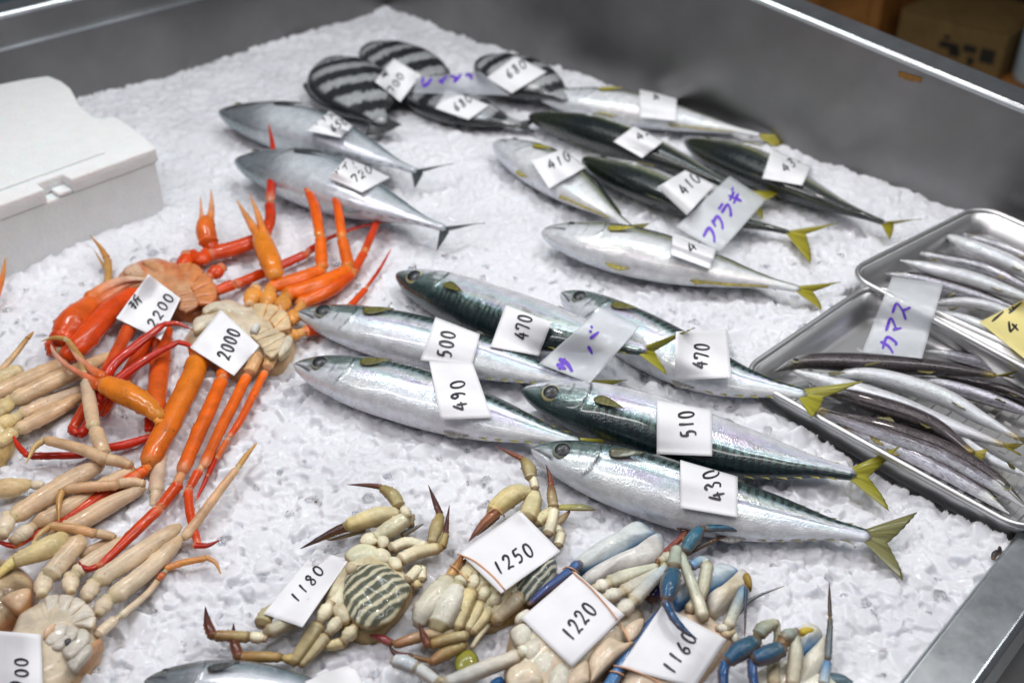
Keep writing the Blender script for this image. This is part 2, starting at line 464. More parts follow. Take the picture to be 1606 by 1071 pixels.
def ice_h(x, y):
    h = (hash_noise(x, y, 9, 1)-.5)*.010+(hash_noise(x, y, 22, 2)-.5)*.006
    # heaped against the corner of the near wall and by the trays
    dt = np.minimum(tray_dist(x, y, TR1), tray_dist(x, y, TR2))
    h = h+.010*np.exp(-np.clip(dt, 0, 1)/.035)*(dt > -.0)
    s = (x-q1[0])*nN[0]+(y-q1[1])*nN[1]
    h = h+.010*np.exp(-np.abs(s)/.06)
    sr = -((x-cA[0])*nR[0]+(y-cA[1])*nR[1])
    h = h+.006*np.exp(-np.clip(sr, 0, 1)/.05)
    h = np.where(dt < 0.0, -.034, h)
    return h-.004
def inside_tank(x, y, m=0):
    sR = -((x-cA[0])*nR[0]+(y-cA[1])*nR[1]); sL = -((x-cA[0])*nL[0]+(y-cA[1])*nL[1]); sN = -((x-q1[0])*nN[0]+(y-q1[1])*nN[1])
    return (sR > m) & (sL > m) & (sN > m)
def crushed(X, Y, cell, lo, hi, seed, keep=1.0, K=5):
    """height of the top of a layer of broken ice: every grid cell holds one tilted, faceted lump"""
    r_ = np.random.default_rng(seed); n = 256
    jx, jy = r_.uniform(.1, .9, (2, n, n)); H = r_.uniform(lo, hi, (n, n)); H[r_.random((n, n)) > keep] = -.03
    gx_, gy_ = r_.normal(0, .22, (2, n, n)); phi = r_.uniform(0, 6.283, (n, n)); R = cell*r_.uniform(.55, .95, (n, n))
    sl = r_.uniform(.7, 3.2, (K, n, n)); dk = r_.uniform(.55, 1.0, (K, n, n)); dphi = r_.uniform(-.45, .45, (K, n, n))
    cx = np.floor(X/cell).astype(int); cy = np.floor(Y/cell).astype(int)
    out = np.full(X.shape, -.014)
    for di in (-1, 0, 1):
        for dj in (-1, 0, 1):
            i = (cx+di) % n; j = (cy+dj) % n
            dx = X-(cx+di+jx[i, j])*cell; dy = Y-(cy+dj+jy[i, j])*cell
            h = H[i, j]+gx_[i, j]*dx+gy_[i, j]*dy-9*(dx*dx+dy*dy)
            for k in range(K):
                an = phi[i, j]+k*6.2832/K+dphi[k][i, j]
                h = np.minimum(h, H[i, j]+sl[k][i, j]*(R[i, j]*dk[k][i, j]-(dx*np.cos(an)+dy*np.sin(an))))
            out = np.maximum(out, h)
    return out
NX, NY = 900, 680
tt = np.linspace(0, 1, NY); ys_ = .42*(2.02/.42)**tt; us_ = np.linspace(-1, 1, NX)
GY = np.broadcast_to(ys_[None, :], (NX, NY)).copy(); GX = us_[:, None]*(.32+.50*GY)
wx = GX+.002*(hash_noise(GX, GY, 90, 31)-.5); wy = GY+.002*(hash_noise(GX, GY, 90, 32)-.5)
ca_, sa_ = math.cos(.6), math.sin(.6)
l1_ = crushed(wx, wy, .0095, -.0055, .0030, 11)
l2_ = crushed(wx*ca_-wy*sa_, wx*sa_+wy*ca_, .0068, -.0050, .0020, 12, .85)
l3_ = crushed(wx*ca_+wy*sa_, -wx*sa_+wy*ca_, .0155, -.0050, .0042, 13, .45, 6)
HH = np.maximum(np.maximum(l1_, l2_), l3_)
big_ = hash_noise(GX, GY, 14, 40)
HH = HH*(.62+.95*big_)             # packed flat in places, loose in others
for _ in range(1):
    Q_ = np.pad(HH, 1, mode='edge'); HH = .8*HH+.05*(Q_[:-2, 1:-1]+Q_[2:, 1:-1]+Q_[1:-1, :-2]+Q_[1:-1, 2:])
HH += .0006*(hash_noise(GX, GY, 300, 41)-.5)+.0008*(hash_noise(GX, GY, 120, 42)-.5)
GZ = ice_h(GX, GY)+HH
ok = inside_tank(GX, GY, -.003)
F = grid_faces(NX, NY)
okf = ok.ravel()[F].all(1)
used = np.unique(F[okf]); mp_ = -np.ones(NX*NY, int); mp_[used] = np.arange(len(used))
bedV = np.stack([GX.ravel(), GY.ravel(), GZ.ravel()], -1)[used]
ice = mesh_obj('crushed_ice', bedV, mp_[F[okf]][:, ::-1], M_ICE, smooth=False)
tag(ice, None, kind='stuff')
gx = np.linspace(-1.25, 1.25, 130); gy = np.linspace(.18, 2.05, 100)
GX, GY = np.meshgrid(gx, gy, indexing='ij'); GZ = ice_h(GX, GY)
F = grid_faces(130, 100); ok = inside_tank(GX, GY, -.05); okf = ok.ravel()[F].all(1)
COLLIDE.append((np.stack([GX.ravel(), GY.ravel(), GZ.ravel()-.002], -1), F[okf]))
# chip templates: small convex polyhedra with melted (bevelled) edges
import bmesh
def chip_template(k):
    r_ = random.Random(900+k)
    bm = bmesh.new()
    n_ = r_.choice((8, 9, 10, 12))
    sc = (1, r_.uniform(.6, 1), r_.uniform(.4, .8))
    for i in range(n_):
        z = 1-2*(i+.5)/n_; a = i*2.399963+r_.uniform(-.5, .5); q = math.sqrt(1-z*z); f_ = r_.uniform(.75, 1.1)
        bm.verts.new((q*math.cos(a)*sc[0]*f_, q*math.sin(a)*sc[1]*f_, z*sc[2]*f_))
    bmesh.ops.convex_hull(bm, input=bm.verts)
    bmesh.ops.dissolve_limit(bm, angle_limit=math.radians(14), verts=bm.verts, edges=bm.edges)
    bmesh.ops.bevel(bm, geom=list(bm.edges), offset=.055, segments=1, profile=.6, affect='EDGES', clamp_overlap=True)
    bmesh.ops.triangulate(bm, faces=bm.faces)
    bm.verts.index_update()
    V = np.array([v.co[:] for v in bm.verts]); F = np.array([[v.index for v in f.verts] for f in bm.faces]); bm.free()
    return V, F
TM = [chip_template(k) for k in range(24)]
print('chip tris', np.mean([len(t[1]) for t in TM]))
def rotmats(n, r_, flat=1.0):
    ax_ = nrm(r_.normal(size=(n, 3))); an = r_.uniform(0, math.pi*2, n)
    K = np.zeros((n, 3, 3)); K[:, 0, 1] = -ax_[:, 2]; K[:, 0, 2] = ax_[:, 1]; K[:, 1, 0] = ax_[:, 2]; K[:, 1, 2] = -ax_[:, 0]; K[:, 2, 0] = -ax_[:, 1]; K[:, 2, 1] = ax_[:, 0]
    s = np.sin(an)[:, None, None]; c = np.cos(an)[:, None, None]
    return np.eye(3)+s*K+(1-c)*(K@K)
def chips(step, rlo, rhi, lift, seed, keep, y0, y1):
    r_ = np.random.default_rng(seed)
    xs = np.arange(-1.2, 1.2, step); ys = np.arange(y0, y1, step*.9)
    X, Y = np.meshgrid(xs, ys, indexing='ij'); X = X+r_.uniform(-.5, .5, X.shape)*step; Y = Y+r_.uniform(-.5, .5, Y.shape)*step
    X = X.ravel(); Y = Y.ravel()
    vis = np.abs(X) < (.30+.50*(Y))+.02
    ok = inside_tank(X, Y, .007) & vis & ~in_tray(X, Y, TR1, .012) & ~in_tray(X, Y, TR2, .012) & (r_.random(len(X)) < keep)
    X = X[ok]; Y = Y[ok]; n = len(X)
    big = hash_noise(X, Y, 12, 77)
    R = r_.uniform(rlo, rhi, n)*(.75+.5*big)
    Z = ice_h(X, Y)+lift*r_.uniform(-.9, .8, n)-R*.20
    rm = rotmats(n, r_); ti = r_.integers(0, len(TM), n)
    oV, oF, off = [], [], 0
    pos = np.stack([X, Y, Z], -1)
    for t_, (tv, tf) in enumerate(TM):
        k = np.where(ti == t_)[0]
        T = tv[None]*R[k][:, None, None]
        Vw = np.einsum('nij,nkj->nki', rm[k], T); Vw[:, :, 2] *= .8
        Vw = Vw+pos[k][:, None, :]
        oV.append(Vw.reshape(-1, 3)); oF.append((tf[None]+(np.arange(len(k))*len(tv))[:, None, None]).reshape(-1, 3)+off)
        off += len(k)*len(tv)
    return np.vstack(oV), np.vstack(oF)
vL, fL = chips(.0105, .0048, .0098, .0035, 5, .16, .44, 1.10)
loose = mesh_obj('loose_ice', vL, fL, M_CLEAR, smooth=False)
tag(loose, None, kind='stuff')
# ---------------------------------------------------------------- trays
def rrect(l, w_, r, k=7):
    pts = []
    for cx, cy, a0 in ((l-r, w_-r, 0), (r, w_-r, 90), (r, r, 180), (l-r, r, 270)):
        for i in range(k+1):
            a = math.radians(a0+90*i/k); pts.append((cx+r*math.cos(a), cy+r*math.sin(a)))
    return np.array(pts)
def build_tray(TR, label, depth=.036):
    o, ex, ey, l, w_ = TR
    root = thing('steel_tray', label, 'tray', o+ex*l/2+ey*w_/2-np.array([0, 0, depth]), 'steel trays of slender fish')
    z = o[2]
    def ring(ins, dz, r):
        q = rrect(l-2*ins, w_-2*ins, max(r-ins, .004))+ins
        return np.array([o+ex*a+ey*b+np.array([0, 0, dz]) for a, b in q])
    R = .030
    prof = [(.0015, -.006), (-.001, -.005), (-.0015, -.002), (-.0005, .0), (.0015, .0008), (.0035, .0), (.0045, -.003)]
    rr = [ring(i, d, R) for i, d in prof]
    n = len(rr[0])
    mesh_obj('rim', np.vstack(rr), grid_faces(len(rr), n, True)[:, ::-1], M_TRAY, root, collide=True)
    prof = [(.0048, -.0035), (.010, -depth+.009), (.0125, -depth+.004), (.017, -depth+.0012), (.024, -depth)]
    rr = [ring(i, d, R) for i, d in prof]; V = np.vstack(rr+[(rr[-1].mean(0))[None]])
    F = [tuple(f) for f in grid_faces(len(rr), n, True)[:, ::-1]]+[((len(rr)-1)*n+(i+1) % n, (len(rr)-1)*n+i, len(rr)*n) for i in range(n)]
    ob = mesh_obj('pan', V, F, M_TRAY, root, collide=True)
    s = ob.modifiers.new('thick', 'SOLIDIFY'); s.thickness = .0012; s.offset = -1
    # perforated insert with long slots: raised bars with gaps
    for u0 in np.arange(.035, l-.03, .016):
        q = []
        V, F = [], []
        for k in range(4):
            v0 = .03+k*(w_-.06)/4; v1 = v0+(w_-.06)/4-.010
            c = [(u0, v0), (u0+.0085, v0), (u0+.0085, v1), (u0, v1)]
            b = len(V)
            V += [o+ex*a+ey*b_+np.array([0, 0, -depth+.0006]) for a, b_ in c]+[o+ex*(a+(.0015 if i in (0, 3) else -.0015))+ey*b_+np.array([0, 0, -depth+.003]) for i, (a, b_) in enumerate(c)]
            F += [(b+4, b+5, b+6, b+7)]+[(b+i, b+(i+1) % 4, b+4+(i+1) % 4, b+4+i) for i in range(4)]
        mesh_obj('embossed_rib', V, F, M_TRAY, root, smooth=False)
    return root
build_tray(TR1, 'front rectangular steel tray of slender fish with its lower left end nearly empty')
build_tray(TR2, 'rear rectangular steel tray of slender fish beside the tall steel wall')
# ---------------------------------------------------------------- foam box
fz = .082
def pz(px, py, z): return P(px, py, z)[:2]
foam = thing('foam_box', 'white polystyrene foam box with closed notched lid on the ice at the left edge', 'foam box', (*pz(60, 260, 0), 0))
cr = P(245, 232, fz)
fx = nrm((P(-40, 336, fz)-cr)*np.array([1, 1, 0]))          # along the front edge to the left
fy = np.array([-fx[1], fx[0], 0]); fy = fy if fy[1] > 0 else -fy
def F2(px, py, z):
    d = P(px, py, z)-cr; return float(d@fx), float(d@fy)
outl = [(245, 232), (224, 212), (200, 195), (183, 184), (172, 182), (160, 186), (146, 182), (132, 172), (122, 162), (117, 150), (110, 138), (96, 127), (76, 119), (40, 124), (0, 132), (-120, 160), (-330, 208), (-330, 440)]
poly = [P(x, y, fz)[:2] for x, y in outl[:-1]]
u_end = F2(-330, 200, fz)[0]
poly = poly[:-1]+[ (cr+fx*.75+fy*F2(-120, 160, fz)[1])[:2] ]
nf = [(cr+fx*t)[:2] for t in (.75,)]
# notch in the lid's front edge
ua = F2(104, 277, fz)[0]; ub = F2(58, 288, fz)[0]
notch = [(cr+fx*ub)[:2], (cr+fx*ub+fy*.020)[:2], (cr+fx*ua+fy*.020)[:2], (cr+fx*ua)[:2]]
lid = prism('lid', poly+nf+notch, fz-.018, fz, M_FOAM, foam, collide=True)
bevel(lid, .0025, 3); lid.data.polygons.foreach_set('use_smooth', np.ones(len(lid.data.polygons), dtype=bool))
ins = lambda q: [(cr+fx*a+fy*b)[:2] for a, b in q]
body = prism('box_body', ins([(.0025, .003), (.75, .003), (.75, .22), (.12, .22), (.10, .10), (.0025, .05)]), -.02, fz-.0185, M_FOAM, foam)
bevel(body, .0025, 3)
tongue = prism('lid_tab', ins([(ua+.0005, .001), (ua+(ub-ua)*.55, .001), (ua+(ub-ua)*.55, .020), (ua+.0005, .020)]), fz-.0175, fz-.0125, M_FOAM, foam); bevel(tongue, .002, 2)
# shallow raised field on the lid
rf = prism('lid_panel', ins([(.05, .030), (.75, .030), (.75, .17), (.16, .17), (.12, .12), (.05, .09)]), fz-.001, fz+.003, M_FOAM, foam); bevel(rf, .0025, 3)
# ---------------------------------------------------------------- fish
NR = 60
PROF = {
 'mackerel': dict(s=[0, .015, .05, .10, .17, .25, .35, .48, .60, .72, .82, .91, 1.0],
    d=[.006, .024, .048, .070, .088, .102, .111, .114, .110, .092, .066, .038, .024],
    v=[.006, .024, .048, .072, .094, .110, .118, .119, .111, .090, .063, .037, .023],
    t=[.005, .017, .033, .050, .066, .078, .086, .084, .072, .054, .036, .022, .014]),
 'yellowtail': dict(s=[0, .015, .05, .10, .17, .25, .35, .48, .60, .72, .82, .91, 1.0],
    d=[.010, .032, .058, .082, .104, .120, .130, .128, .112, .084, .053, .028, .018],
    v=[.010, .030, .054, .078, .101, .117, .127, .124, .108, .079, .049, .026, .017],
    t=[.006, .022, .038, .052, .066, .076, .082, .078, .065, .047, .030, .018, .012]),
 'bonito': dict(s=[0, .015, .05, .10, .18, .27, .38, .50, .62, .74, .84, .92, 1.0],
    d=[.003, .020, .044, .068, .094, .110, .117, .112, .096, .070, .042, .022, .013],
    v=[.003, .020, .046, .072, .098, .116, .123, .118, .100, .072, .042, .022, .013],
    t=[.003, .015, .032, .050, .070, .084, .090, .084, .068, .044, .026, .015, .012]),
 'striped': dict(s=[0, .02, .06, .12, .20, .30, .42, .55, .67, .78, .86, .93, 1.0],
    d=[.02, .06, .11, .16, .21, .245, .26, .25, .215, .15, .10, .07, .06],
    v=[.02, .05, .10, .15, .20, .235, .25, .24, .205, .145, .095, .065, .055],
    t=[.02, .045, .07, .09, .105, .115, .12, .11, .09, .065, .045, .032, .025]),
 'slender': dict(s=[0, .02, .06, .11, .17, .25, .36, .50, .64, .76, .86, .93, 1.0],
    d=[.002, .007, .015, .024, .034, .042, .047, .048, .045, .038, .028, .020, .015],
    v=[.003, .009, .017, .027, .036, .043, .048, .049, .046, .038, .028, .020, .015],
    t=[.002, .006, .013, .021, .029, .035, .039, .040, .037, .031, .023, .016, .011]),
}
def lerp3(a, b, t): return a+(b-a)*t[..., None]
def paint(species, s, v, dark, r_, evp=.3):
    """skin colour per vertex, with iridescent sheen painted in. s along body, v -1 belly .. 1 back; returns rgb, mask"""
    C = lambda *a: np.array(a, float)*np.ones(s.shape+(3,))
    nz = hash_noise(s*3+r_.random()*9, v*2+5, 7, int(r_.integers(99)))-.5
    nf_ = hash_noise(s*3+r_.random()*9, v*2+5, 26, int(r_.integers(99)))-.5
    mask = np.zeros(s.shape)
    if species == 'mackerel':
        back, mid, belly = C(.010, .030, .034), C(.25, .43, .44), C(.78, .79, .82)
        edge = .34+.10*nz
        col = lerp3(belly, mid, sstep(-.30, .22, v+.25*nz))
        col = lerp3(col, C(.09, .15, .13), sstep(edge-.12, edge+.10, v))
        col = lerp3(col, back, sstep(edge+.08, edge+.38, v))
        hue = hash_noise(s*3+r_.random()*9, v*2+5, 4, int(r_.integers(99)))[..., None]
        irid = sstep(-.6, -.1, v)*(1-sstep(.2, .4, v))*sstep(.2, .3, s)
        col = col*(1-irid[..., None]*.75)+(hue*np.array([.82, .64, .98])+(1-hue)*np.array([.62, .86, .80]))*irid[..., None]*.75*.95  # iridescent sheen painted into the colour as lilac and aqua tints
        mask = sstep(edge-.12, edge+.12, v)*sstep(.20, .27, s)*(1-.3*sstep(.9, 1, s))
        spots = sstep(.16, .30, nf_)*sstep(-.1, .1, v)*(1-sstep(.3, .4, v))*sstep(.3, .5, s)
        col = lerp3(col, C(.14, .18, .14), spots*.6)
        # yellowish-pink sheen band painted into the flank colour
        col = lerp3(col, C(.72, .62, .42), .35*np.exp(-((v-edge+.22)/.09)**2)*sstep(.1, .3, s))
        head = 1-sstep(.215, .235, s+.02*v)
        hc = lerp3(C(.72, .76, .80), C(.20, .27, .25), sstep(-.25, .15, v+.5*nz+.3*nf_))
        hc = lerp3(hc, C(.03, .06, .06), sstep(.25, .6, v+.3*nf_))
        col = lerp3(col, hc, head*.85)
        # gill cover edge, mouth line, eye surround
        g = np.exp(-((s-(.222-.05*(v-.0)**2))/.0042)**2)*sstep(-.85, -.6, v)*(1-sstep(.45, .6, v))
        col = lerp3(col, C(.03, .035, .04), g*.95)
        g2 = np.exp(-((s-(.165-.045*(v+.1)**2))/.0035)**2)*sstep(-.6, -.3, v)*(1-sstep(.1, .3, v))
        col = lerp3(col, C(.14, .18, .19), g2*.7)
        m = np.exp(-((v-(evp-.16-6.5*s+24*s*s))/.10)**2)*(1-sstep(.075, .09, s))
        col = lerp3(col, C(.02, .025, .03), m*.9)
        col = lerp3(col, C(.02, .03, .03), (1-sstep(.0, .016, s))*sstep(-.2, .0, v))
        e = np.exp(-(((s-.105)/.034)**2+((v-evp)/.36)**2)**2)
        col = lerp3(col, C(.05, .09, .08), e*.7)
    elif species == 'yellowtail':
        back, belly = C(.007, .014, .015), C(.82, .83, .85)
        edge = .28+.06*nz
        col = lerp3(belly, C(.40, .48, .46), sstep(-.15, .25, v))
        col = lerp3(col, C(.46, .40, .06), np.exp(-((v-edge+.03)/.075)**2)*.75*sstep(.1, .2, s))
        col = lerp3(col, C(.035, .055, .03), sstep(edge, edge+.16, v))
        col = lerp3(col, back, sstep(edge+.12, edge+.45, v))
        head = 1-sstep(.16, .32, s+.05*v)
        hc = lerp3(C(.76, .78, .82), C(.34, .36, .28), sstep(.0, .4, v+.3*nz)); hc = lerp3(hc, C(.018, .026, .012), sstep(.4, .7, v))
        col = lerp3(col, hc, head*.9)
        g = np.exp(-((s-(.255-.07*v**2))/.003)**2)*sstep(-.8, -.5, v)*(1-sstep(.4, .5, v))
        col = lerp3(col, C(.12, .13, .13), g*.7)
        g2 = np.exp(-((s-(.19-.05*(v+.1)**2))/.0025)**2)*sstep(-.6, -.3, v)*(1-sstep(.1, .3, v))
        col = lerp3(col, C(.3, .32, .3), g2*.6)
        m = np.exp(-((v-(-.05-2.2*s))/.08)**2)*(1-sstep(.10, .115, s)); col = lerp3(col, C(.1, .1, .1), m*.8)
    elif species == 'bonito':
        back, belly = C(.05, .085, .105), C(.68, .73, .78)
        col = lerp3(belly, C(.30, .40, .45), sstep(-.15, .45, v+.1*nz)); col = lerp3(col, back, sstep(.3, .75, v))
        col = lerp3(col, C(.20, .24, .27), np.exp(-((v-.55-.25*np.sin(s*60+v*6))/.06)**2)*.35*sstep(.4, .5, s))
        head = 1-sstep(.14, .33, s+.05*v)
        col = lerp3(col, lerp3(C(.24, .28, .31), C(.025, .035, .04), sstep(-.2, .4, v+.5*nz)), head*.9)
        g = np.exp(-((s-(.26-.07*v**2))/.0035)**2)*sstep(-.8, -.5, v)*(1-sstep(.5, .6, v))
        col = lerp3(col, C(.05, .03, .03), g*.85)
        m = np.exp(-((v-(-.0-2.6*s))/.1)**2)*(1-sstep(.10, .13, s)); col = lerp3(col, C(.015, .012, .015), m*.95)
        if dark > 1: # open dark gill slit
            q_ = np.clip((s-.04)/.21, 0, 1); g = np.exp(-((v-(-.45+.8*q_**3))/.13)**2)*sstep(.03, .05, s)*(1-sstep(.24, .26, s)); col = lerp3(col, C(.03, .008, .008), g*.97)
    elif species == 'striped':
        lt, dk = C(.44, .46, .47), C(.022, .025, .03)
        ph = (s+.03*v*v+.03*nz)*5.2
        w_ = .5+.5*np.cos(2*math.pi*ph)
        col = lerp3(dk, lt, sstep(.42, .62, w_)*sstep(.10, .16, s)*(1-sstep(.78, .9, np.abs(v))))
        col = lerp3(col, C(.05, .055, .06), (1-sstep(.08, .14, s)))
    else:
        if dark:
            col = lerp3(C(.55, .54, .60), C(.045, .032, .034), sstep(-.75, -.1, v+.3*nz)); col = lerp3(col, C(.10, .085, .11), sstep(.1, .3, nf_)*.5)
        else:
            col = lerp3(C(.78, .79, .81), C(.42, .44, .46), sstep(.1, .5, v+.15*nz)); col = lerp3(col, C(.06, .055, .05), sstep(.55, .85, v))
        head = 1-sstep(.16, .19, s)
        col = lerp3(col, lerp3(C(.66, .66, .66), C(.06, .05, .035), sstep(-.1, .5, v+.2*dark)), head*.7)
        m = np.exp(-((v-(-.05-.8*s))/.10)**2)*(1-sstep(.085, .1, s)); col = lerp3(col, C(.02, .02, .02), m*.8)
        g = np.exp(-((s-(.17-.03*v**2))/.0025)**2)*(1-sstep(.5, .6, np.abs(v))); col = lerp3(col, C(.08, .07, .06), g*.6)
        col = lerp3(col, C(.45, .34, .06), sstep(.93, 1.0, s)*.8)
    return np.clip(col, 0, 1), mask
FCOL = {'mackerel': (.46, .43, .025), 'mackerel_dull': (.20, .20, .08), 'yellowtail': (.50, .44, .025), 'bonito': (.09, .11, .12), 'striped': (.06, .065, .07), 'slender': (.48, .40, .04)}
class Fish: pass
def make_fish(name, label, cat, group, species, spine, side, tail=None, fat=1.0, roll=0, z0=-.002, dark=0, mat=None, eye=True, pect=True, zoff=None, tailcol=None, thick=1.0, tailz=None, finlets=True):
    """spine: photo px from snout to tail base. side=+1 back faces away from the viewer, -1 towards. z0 lowest level"""
    evp = -.04 if side > 0 else .24
    r_ = np.random.default_rng( len(label)*13+int(spine[0][0]))
    pr = PROF[species]; mat = mat or {'mackerel': M_MACK, 'yellowtail': M_YT, 'bonito': M_BON, 'striped': M_STRIPE, 'slender': M_SLIM}[species]
    Lz = np.linalg.norm(P(*spine[0], .02)-P(*spine[-1], .02)); tmax = max(pr['t'])*Lz*fat*thick
    zc = z0+tmax*.92
    zs = zoff if zoff is not None else [0]*len(spine)
    pts = np.array([P(x, y, zc+dz) for (x, y), dz in zip(spine, zs)])
    s = np.unique(np.concatenate([np.linspace(0, .27, 62), np.linspace(.27, 1, 92)]))
    if species in ('slender', 'striped'): s = np.unique(np.concatenate([np.linspace(0, .22, 34), np.linspace(.22, 1, 50)]))
    dense = catmull(pts, 240); seg = np.linalg.norm(np.diff(dense, axis=0), axis=1); acc = np.concatenate([[0], np.cumsum(seg)]); Ln = acc[-1]; acc /= Ln
    c = np.stack([np.interp(s, acc, dense[:, k]) for k in range(3)], -1)
    T = nrm(np.gradient(c, axis=0)); up = np.array([0, 0, 1.0])
    S = nrm(np.cross(up, T)); S = np.where((S[:, 1:2]*1.0 > 0), S, -S)*side       # dorsal direction
    Nn = np.cross(T, S); Nn = Nn*np.sign(Nn[:, 2:3])
    ro = math.radians(roll)
    D = S*math.cos(ro)+Nn*math.sin(ro); Nn = Nn*math.cos(ro)-S*math.sin(ro)
    def prof(k):
        a = np.array(pr[k]); x = np.array(pr['s']); q = catmull(np.stack([x, a], -1), 400); return np.interp(s, q[:, 0], q[:, 1])*Ln*fat
    hd, hv, ht = prof('d'), prof('v'), prof('t')*thick
    # gill cover step
    g0 = {'mackerel': .222, 'yellowtail': .255, 'bonito': .26, 'striped': .24, 'slender': .17}[species]
    ph = np.linspace(0, 2*math.pi, NR, endpoint=False)
    vv = np.sin(ph); nn = np.cos(ph)
    H = np.where(vv[None] > 0, hd[:, None], hv[:, None])
    stepf = 1+.045*sstep(g0-.10, g0-.005, s)[:, None]*(1-sstep(g0-.004, g0+.006, s-(-.05*vv[None]**2)*1.0)) if False else 1
    sg = s[:, None]+.05*vv[None]**2*0.9
    stepf = 1+.05*(sstep(g0-.09, g0-.002, sg)-sstep(g0-.002, g0+.008, sg))*np.exp(-(vv[None]/.75)**4)
    mouth = 1-.2*np.exp(-((vv[None]-(evp-.16-6.5*s[:, None]+24*s[:, None]**2))/.10)**2)*(1-sstep(.07, .09, s))[:, None]*sstep(.004, .02, s)[:, None]
    lumps = 1+.010*(hash_noise(s[:, None]*3+nn[None]*.4+3, vv[None]+4, 6, int(r_.integers(99)))-.5)
    e_ = .92
    A = np.sign(vv)*np.abs(vv)**e_; B = np.sign(nn)*np.abs(nn)**e_
    V = c[:, None]+D[:, None]*(H*A[None]*lumps)[..., None]+Nn[:, None]*(ht[:, None]*B[None]*stepf*mouth*lumps)[..., None]
    SS = np.broadcast_to(s[:, None], V.shape[:2]); VVv = np.broadcast_to(vv[None], V.shape[:2])
    col, mask = paint(species, SS, VVv, dark, r_, evp)
    uv = np.stack([SS*Ln*1.0+r_.random(), np.broadcast_to(ph[None]/(2*math.pi)*Ln*.5, SS.shape)], -1)
    root = thing(name, label, cat, (c[len(c)//2][0], c[len(c)//2][1], z0), group)
    n = len(s); Vf = V.reshape(-1, 3)
    F = grid_faces(n, NR, True)
    caps = [c[0]-T[0]*hd[0]*.6, c[-1]+T[-1]*hd[-1]*.8]
    Vf = np.vstack([Vf, caps]); F = [tuple(f) for f in F]
    nb = n*NR
    F += [(nb, (j+1) % NR, j) for j in range(NR)]+[(nb+1, (n-1)*NR+j, (n-1)*NR+(j+1) % NR) for j in range(NR)]
    colf = np.vstack([col.reshape(-1, 3), col[0, 0], col[-1, 0]]); mk = np.concatenate([mask.ravel(), [0, 0]])
    uvf = np.vstack([uv.reshape(-1, 2), uv[0, 0], uv[-1, 0]])
    # orientation: flip faces when the frame is left handed
    if np.dot(np.cross(T[5], D[5]), Nn[5]) > 0: F = [f[::-1] for f in F]
    mesh_obj('body', Vf, F, mat, root, colf, mk, uvf, collide=True)
    f = Fish(); f.root, f.s, f.c, f.D, f.N, f.T, f.L, f.hd, f.hv, f.ht = root, s, c, D, Nn, T, Ln, hd, hv, ht
    def surf(sv, v, lift=0):
        """point on the upper flank; v in -1..1 dorsal"""
        g = lambda a: np.stack([np.interp(sv, s, a[:, k]) for k in range(3)], -1) if a.ndim == 2 else np.interp(sv, s, a)
        h = g(hd) if v > 0 else g(hv); A_ = math.copysign(abs(v)**e_, v); B_ = abs(math.sqrt(max(0, 1-v*v)))**e_
        n_ = nrm(g(D)*A_/max(1e-5, h)+g(Nn)*B_/max(1e-5, g(ht)))
        return g(c)+g(D)*h*A_+g(Nn)*g(ht)*B_+n_*lift, n_, g(T)
    f.surf = surf
    fc = FCOL[species] if tailcol is None else tailcol
    def fin_grid(nm, base, outer, nt=9, thick=.0007, colr=None, ripple=.0010, tipdark=.3):
        base = np.array(base); outer = np.array(outer); t = np.linspace(0, 1, nt)[:, None, None]
        G = base[None]*(1-t)+outer[None]*t; m_ = len(base)
        G = G+np.array([0, 0, 1.0])*(np.sin(np.linspace(0, 9, m_))[None, :, None]*ripple*t)
        cc = np.array(colr if colr is not None else fc)*np.ones((nt, m_, 3))
        cc *= (1-tipdark*t**3)
        uvg = np.stack([np.broadcast_to(np.linspace(0, 1, m_)[None]*m_*.02, (nt, m_)), np.broadcast_to(t[:, :, 0]*.5, (nt, m_))], -1)
        ob = mesh_obj(nm, G.reshape(-1, 3), grid_faces(nt, m_), M_FIN, root, cc.reshape(-1, 3), None, uvg.reshape(-1, 2), collide=(nm == 'tail_fin'))
        sm = ob.modifiers.new('thick', 'SOLIDIFY'); sm.thickness = thick; sm.offset = 0
        return ob
    f.fin_grid = fin_grid
    if tail:
        (t1, fk, t2) = tail
        tz = zc if tailz is None else tailz
        a = P(*t1, tz*.9+.002); b = P(*t2, max(.004, tz*(.85 if tz > .03 else .35))); k_ = P(*fk, tz*.75)
        e0 = c[-1]+D[-1]*hd[-1]*.85*side*1.0 if False else None
        # base edge ends, matched to the nearer tip
        p0 = c[-1]-T[-1]*hd[-1]*.3+D[-1]*hd[-1]*.9; p1 = c[-1]-T[-1]*hd[-1]*.3-D[-1]*hv[-1]*.9
        if np.linalg.norm(p0-a)+np.linalg.norm(p1-b) > np.linalg.norm(p0-b)+np.linalg.norm(p1-a): p0, p1 = p1, p0
        u = np.linspace(0, 1, 45)[:, None]; w_ = np.abs(1-2*u)
        ca_t = (a+k_)*.5+((a+k_)*.5-c[-1])*.20; cb_t = (b+k_)*.5+((b+k_)*.5-c[-1])*.20
        bz = lambda tip, ct: (1-w_)**2*k_+2*w_*(1-w_)*ct+w_**2*tip
        out = np.where(u < .5, bz(a, ca_t), bz(b, cb_t))
        out = out+nrm(k_-c[-1])*(.0004*np.sin(u*70))
        bs_ = p0*(1-u)+p1*u
        fin_grid('tail_fin', bs_, out, 12, .0008, None, .0012)
